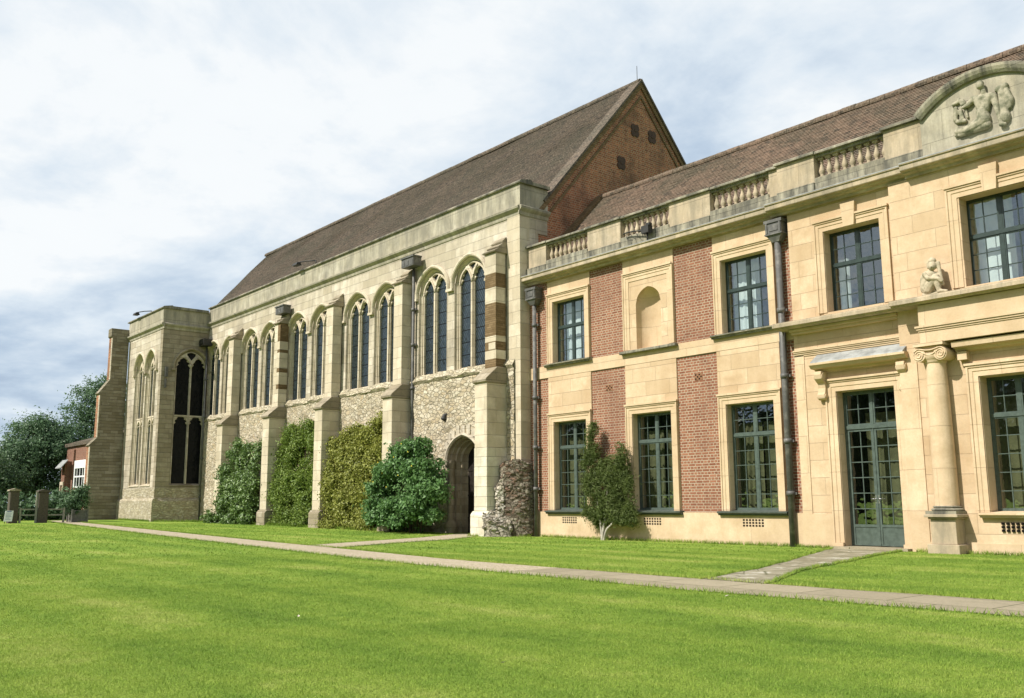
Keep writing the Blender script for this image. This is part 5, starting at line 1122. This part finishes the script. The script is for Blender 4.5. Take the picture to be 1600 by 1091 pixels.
tree('tallest dark green tree rising behind the stepped end buttress', (-79, 23.2, .2), 10.5, [((-79, 22.6, 8.6), (2.6, 2.4, 2.3), 5200), ((-79, 24.6, 6.8), (2.8, 2.6, 2.6), 4200), ((-78.5, 21.3, 5.6), (2.4, 2.0, 2.2), 3800), ((-79.5, 23.2, 10.4), (1.5, 1.4, .9), 1500), ((-78, 23.4, 3.2), (2.4, 2.4, 1.6), 2600)], 61, 'leaf_tree')
tree('broad rounded green tree left of the red brick house', (-77, 17.3, .2), 7.6, [((-77, 17.4, 5.4), (2.6, 2.3, 1.9), 5600), ((-76.5, 16.0, 3.8), (2.2, 1.8, 1.7), 3600), ((-77, 19.2, 5.4), (2.2, 1.7, 2.0), 3600), ((-76.5, 18.0, 2.7), (2.2, 2.2, 1.2), 2600), ((-77.5, 17.6, 7.1), (1.5, 1.4, .7), 1200)], 62, 'leaf_tree')
tree('lower paler tree at the far left edge above the gate pier', (-73, 12.6, .2), 5.2, [((-73, 12.8, 3.4), (2.2, 1.9, 1.7), 4200), ((-73, 14.6, 2.7), (2.0, 1.5, 1.3), 2600), ((-73, 10.8, 3.0), (2.0, 1.7, 1.5), 2600), ((-72.5, 13, 1.2), (2, 2.6, .9), 2000)], 63, 'leaf_tree_pale')
L = (-57, 12.5, .2); hd = thing('hedge', 'dark low hedge behind the wooden rails of the gate', 'hedge', L)
leaves('foliage', 'leaf_tree', hd, L, [((-58, 9.5, .9), (.9, 3.2, .9), 5200), ((-58.5, 13.6, .85), (.9, 2.4, .8), 4200), ((-60, 15.6, 1.1), (.9, 1.8, 1.0), 2600)], .2, 71, .6, .4, .2, .22, .7)
stems(hd, L, [([(-58, 7+1.1*k, 0), (-58.1, 7.1+1.1*k, .6), (-58, 7.2+1.1*k, 1.2)], .05, .02) for k in range(8)])
# gate piers, rails, sign, planter
def pier(y0, y1, zt, lab, cap):
    x = -52.0; g = gz(x); L = (x, (y0+y1)/2, g); p = thing('gate_pier', lab, 'gate pier', L, 'gate piers')
    mb = MB(); mb.box(x-.22, x+.22, y0, y1, g-.2, zt); mb.build('shaft', 'timber_grey', p, L, .02)
    mb = MB(); mb.prism_x([(y0-.05, zt), (y1+.05, zt), (y1+.05, zt+.07), ((y0+y1)/2, zt+.14), (y0-.05, zt+.07)], x-.27, x+.27); mb.build('cap', 'stone_old_grey' if cap else 'timber_grey', p, L)
pier(10.78, 11.2, 1.80, 'dark gate pier with a pale cap behind the white notice', True); pier(12.1, 12.56, 1.76, 'dark timber gate pier between the two pairs of rails', False)
fl = []
for k, (a, b, lab) in enumerate(((11.25, 12.05, 'pair of weathered wooden rails between the two gate piers'), (12.61, 13.42, 'wooden rail fence with an end post, right of the dark timber pier'))):
    L = (-52, a, .23); fe = thing('rail_fence', lab, 'fence', L, 'rail fences')
    for z_ in (.62, .90):
        mb = MB(); mb.box(-52.03, -51.97, a, b, z_-.035, z_+.035); mb.build('rail', 'rail_wood', fe, L)
    for y in ((a+.02, b-.05) if k == 0 else (b-.12,)):
        mb = MB(); mb.box(-51.965, -51.87, y, y+.09, .1, 1.75 if k == 0 and y > a+.3 else .98); mb.build('post', 'rail_wood', fe, L)
L = (-51.3, 10.7, gz(-51.3)); sg = thing('notice_board', 'small white notice on short legs standing on the lawn edge', 'sign', L)
mb = MB(); mb.add([(-51.36, 10.50, .33), (-51.36, 10.86, .33), (-51.44, 10.92, .85), (-51.44, 10.56, .85), (-51.39, 10.50, .33), (-51.39, 10.86, .33), (-51.47, 10.92, .85), (-51.47, 10.56, .85)], [(0, 1, 2, 3), (4, 7, 6, 5), (0, 4, 5, 1), (1, 5, 6, 2), (2, 6, 7, 3), (3, 7, 4, 0)]); bd = mb.build('board', 'white_paint', sg, L)
mb = MB()
for r, (w0, w1) in enumerate(((.08, .28), (.05, .31), (.05, .26), (.05, .30), (.05, .22), (.05, .29))):
    z = .78-.065*r-(.03 if r else 0); h = .05 if r == 0 else .018; x = -51.355-.08*(z-.33)/.52; y = 10.50+.06*(z-.33)/.52; mb.add([(x, y+w0, z), (x, y+w1, z), (x-.001-.154*h, y+w1, z+h), (x-.001-.154*h, y+w0, z+h)], [(0, 1, 2, 3)])
mb.build('printing', 'paper_blue', bd, L)
for y in (10.54, 10.82):
    mb = MB(); mb.box(-51.41, -51.38, y-.015, y+.015, 0.1, .34); mb.build('leg', 'timber_grey', sg, L)
L = (-52.4, 14.15, gz(-52.4)); pl = thing('planter_box', 'grey wooden square planter standing at the corner of the end buttress', 'planter', L)
mb = MB(); g = gz(-52.4)
for k in range(5):
    z0 = g+.02+.12*k; mb.box(-52.05, -52.0, 13.80, 14.5, z0, z0+.112); mb.box(-52.8, -52.051, 13.80, 13.85, z0, z0+.112); mb.box(-52.8, -52.051, 14.45, 14.5, z0, z0+.112); mb.box(-52.85, -52.801, 13.8, 14.5, z0, z0+.112)
mb.box(-52.79, -52.06, 13.86, 14.44, g, g+.5); mb.build('boards', 'planter_wood', pl, L)
for x, y in ((-51.98, 13.78), (-51.98, 14.52), (-52.87, 13.78), (-52.87, 14.52)):
    mb = MB(); mb.box(x-.035, x+.035, y-.035, y+.035, g-.05, g+.66); mb.build('corner_post', 'planter_wood', pl, L)
L = (-52.4, 14.15, g+.5); pp = thing('potted_shrub', 'dark bushy shrub growing in the grey wooden planter', 'shrub', L)
leaves('foliage', 'leaf_tree', pp, L, [((-52.4, 14.1, g+1.15), (.55, .55, .65), 2600), ((-52.4, 13.75, g+.85), (.35, .35, .45), 800), ((-52.4, 14.3, g+1.6), (.35, .3, .35), 700)], .11, 81, .55, .5, .3, .10)
stems(pp, L, [([(-52.4, 14.1+.05*k, g+.45), (-52.4, 14.1+.1*k, g+.8), (-52.4, 14.1+.2*k, g+1.3)], .025, .01) for k in (-1, 0, 1)])
# red brick house beyond
L = (-68, 20, .2); hs = thing('brick_house', 'red brick house with white sash window half hidden beyond the end buttress', 'house', L)
def q(name, mat, mb, parent=None): return mb.build(name, mat, parent or hs, L)
yh = 18.8
mb = MB(); mb.box(-73.4, -64.5, yh, 26, -.2, 5.25); mb.box(-72.75, -71.9, yh-.45, yh-.001, -.2, 4.2); mb.box(-71.45, -71.15, yh-.12, yh-.001, -.2, 5.0); q('wall', 'brick_far', mb)
mb = MB(); mb.prism_x([(yh-.15, 5.255), (26.2, 5.255), (26.2, 5.5), (yh-.15, 5.5)], -73.5, -64.3); mb.prism_x([(yh-.1, 5.501), (26.2, 5.501), (23.5, 7.0)], -73.4, -64.4); q('roof', 'tiles_dark', mb)
wb = MB(); x0, x1, z0, z1 = -70.9, -68.2, 2.3, 4.2
for a in (x0, x1-.2): wb.box(a, a+.2, yh-.1, yh-.002, z0, z1)
wb.box(x0+.201, x1-.201, yh-.1, yh-.002, z1-.55, z1); wb.box(x0+.201, x1-.201, yh-.1, yh-.002, z0, z0+.1); wb.box(x0+.201, x1-.201, yh-.09, yh-.002, z0+.72, z0+.82)
for k in (1, 2, 3): xx = x0+(x1-x0)*k/4; wb.box(xx-.04, xx+.04, yh-.08, yh-.002, z0+.1, z1-.55)
wn = q('window', 'white_paint', wb); gb = MB(); gb.box(x0+.15, x1-.15, yh-.04, yh-.004, z0+.06, z1-.5); q('glass', 'glass_leaded_dark', gb, wn)
mb = MB(); mb.prism_x([(yh-.9, 3.75), (yh-.9, 3.68), (yh-.46, 4.22), (yh-.46, 4.3)], -72.7, -71.2); q('porch_roof', 'lead', mb)
mb = MB(); mb.box(-72.75, -72.6, yh-.52, yh-.452, -.1, 2.5); mb.box(-72.05, -71.9, yh-.52, yh-.452, -.1, 2.5); mb.box(-72.75, -71.9, yh-.52, yh-.452, 2.501, 2.75); q('door_surround', 'stone_hall_trim', mb)
# fallen leaves on the lawn
lf = None
for k, (x, y, lab) in enumerate(((-5.1, 4.16, 'pale curled leaf lying on the mown lawn nearest the camera'), (-6.9, 8.95, 'pale leaf on the grass just in front of the paved path'), (-8.45, 4.35, 'pale leaf lying on the open lawn at left of centre'))):
    z = .03; mb = MB(); s_ = .030
    if lf is None:
        mb.add([(x-s_, y, z), (x-.2*s_, y-.45*s_, z+.008), (x+s_, y, z+.016), (x-.2*s_, y+.45*s_, z+.008), (x, y, z-.002), (x+1.4*s_, y, z+.02)], [(0, 1, 4), (1, 2, 4), (2, 3, 4), (3, 0, 4)]); lf = mb.build('fallen_leaf', 'dry_leaf', None, (x, y, z)); tag(lf, lab, 'leaf', 'fallen leaves on the lawn')
    else:
        c = dup(lf, (x, y, z)); c.rotation_euler.z = 1.3*k; tag(c, lab, 'leaf', 'fallen leaves on the lawn')
# unseen woodland added behind the camera to darken what the lower windows mirror
wd = leaves('reflection_wood', 'leaf_wood', None, (-20, -70, 0), [((-250+16*k, -72+5*math.sin(k*2.1), 5+1.2*math.sin(k*1.7)), (12, 6, 11+1.5*math.sin(k*3.3)), 2600) for k in range(22)], 2.6, 91, .8, .5, .2, 1.6, .6, 25)
wd['kind'] = 'stuff'
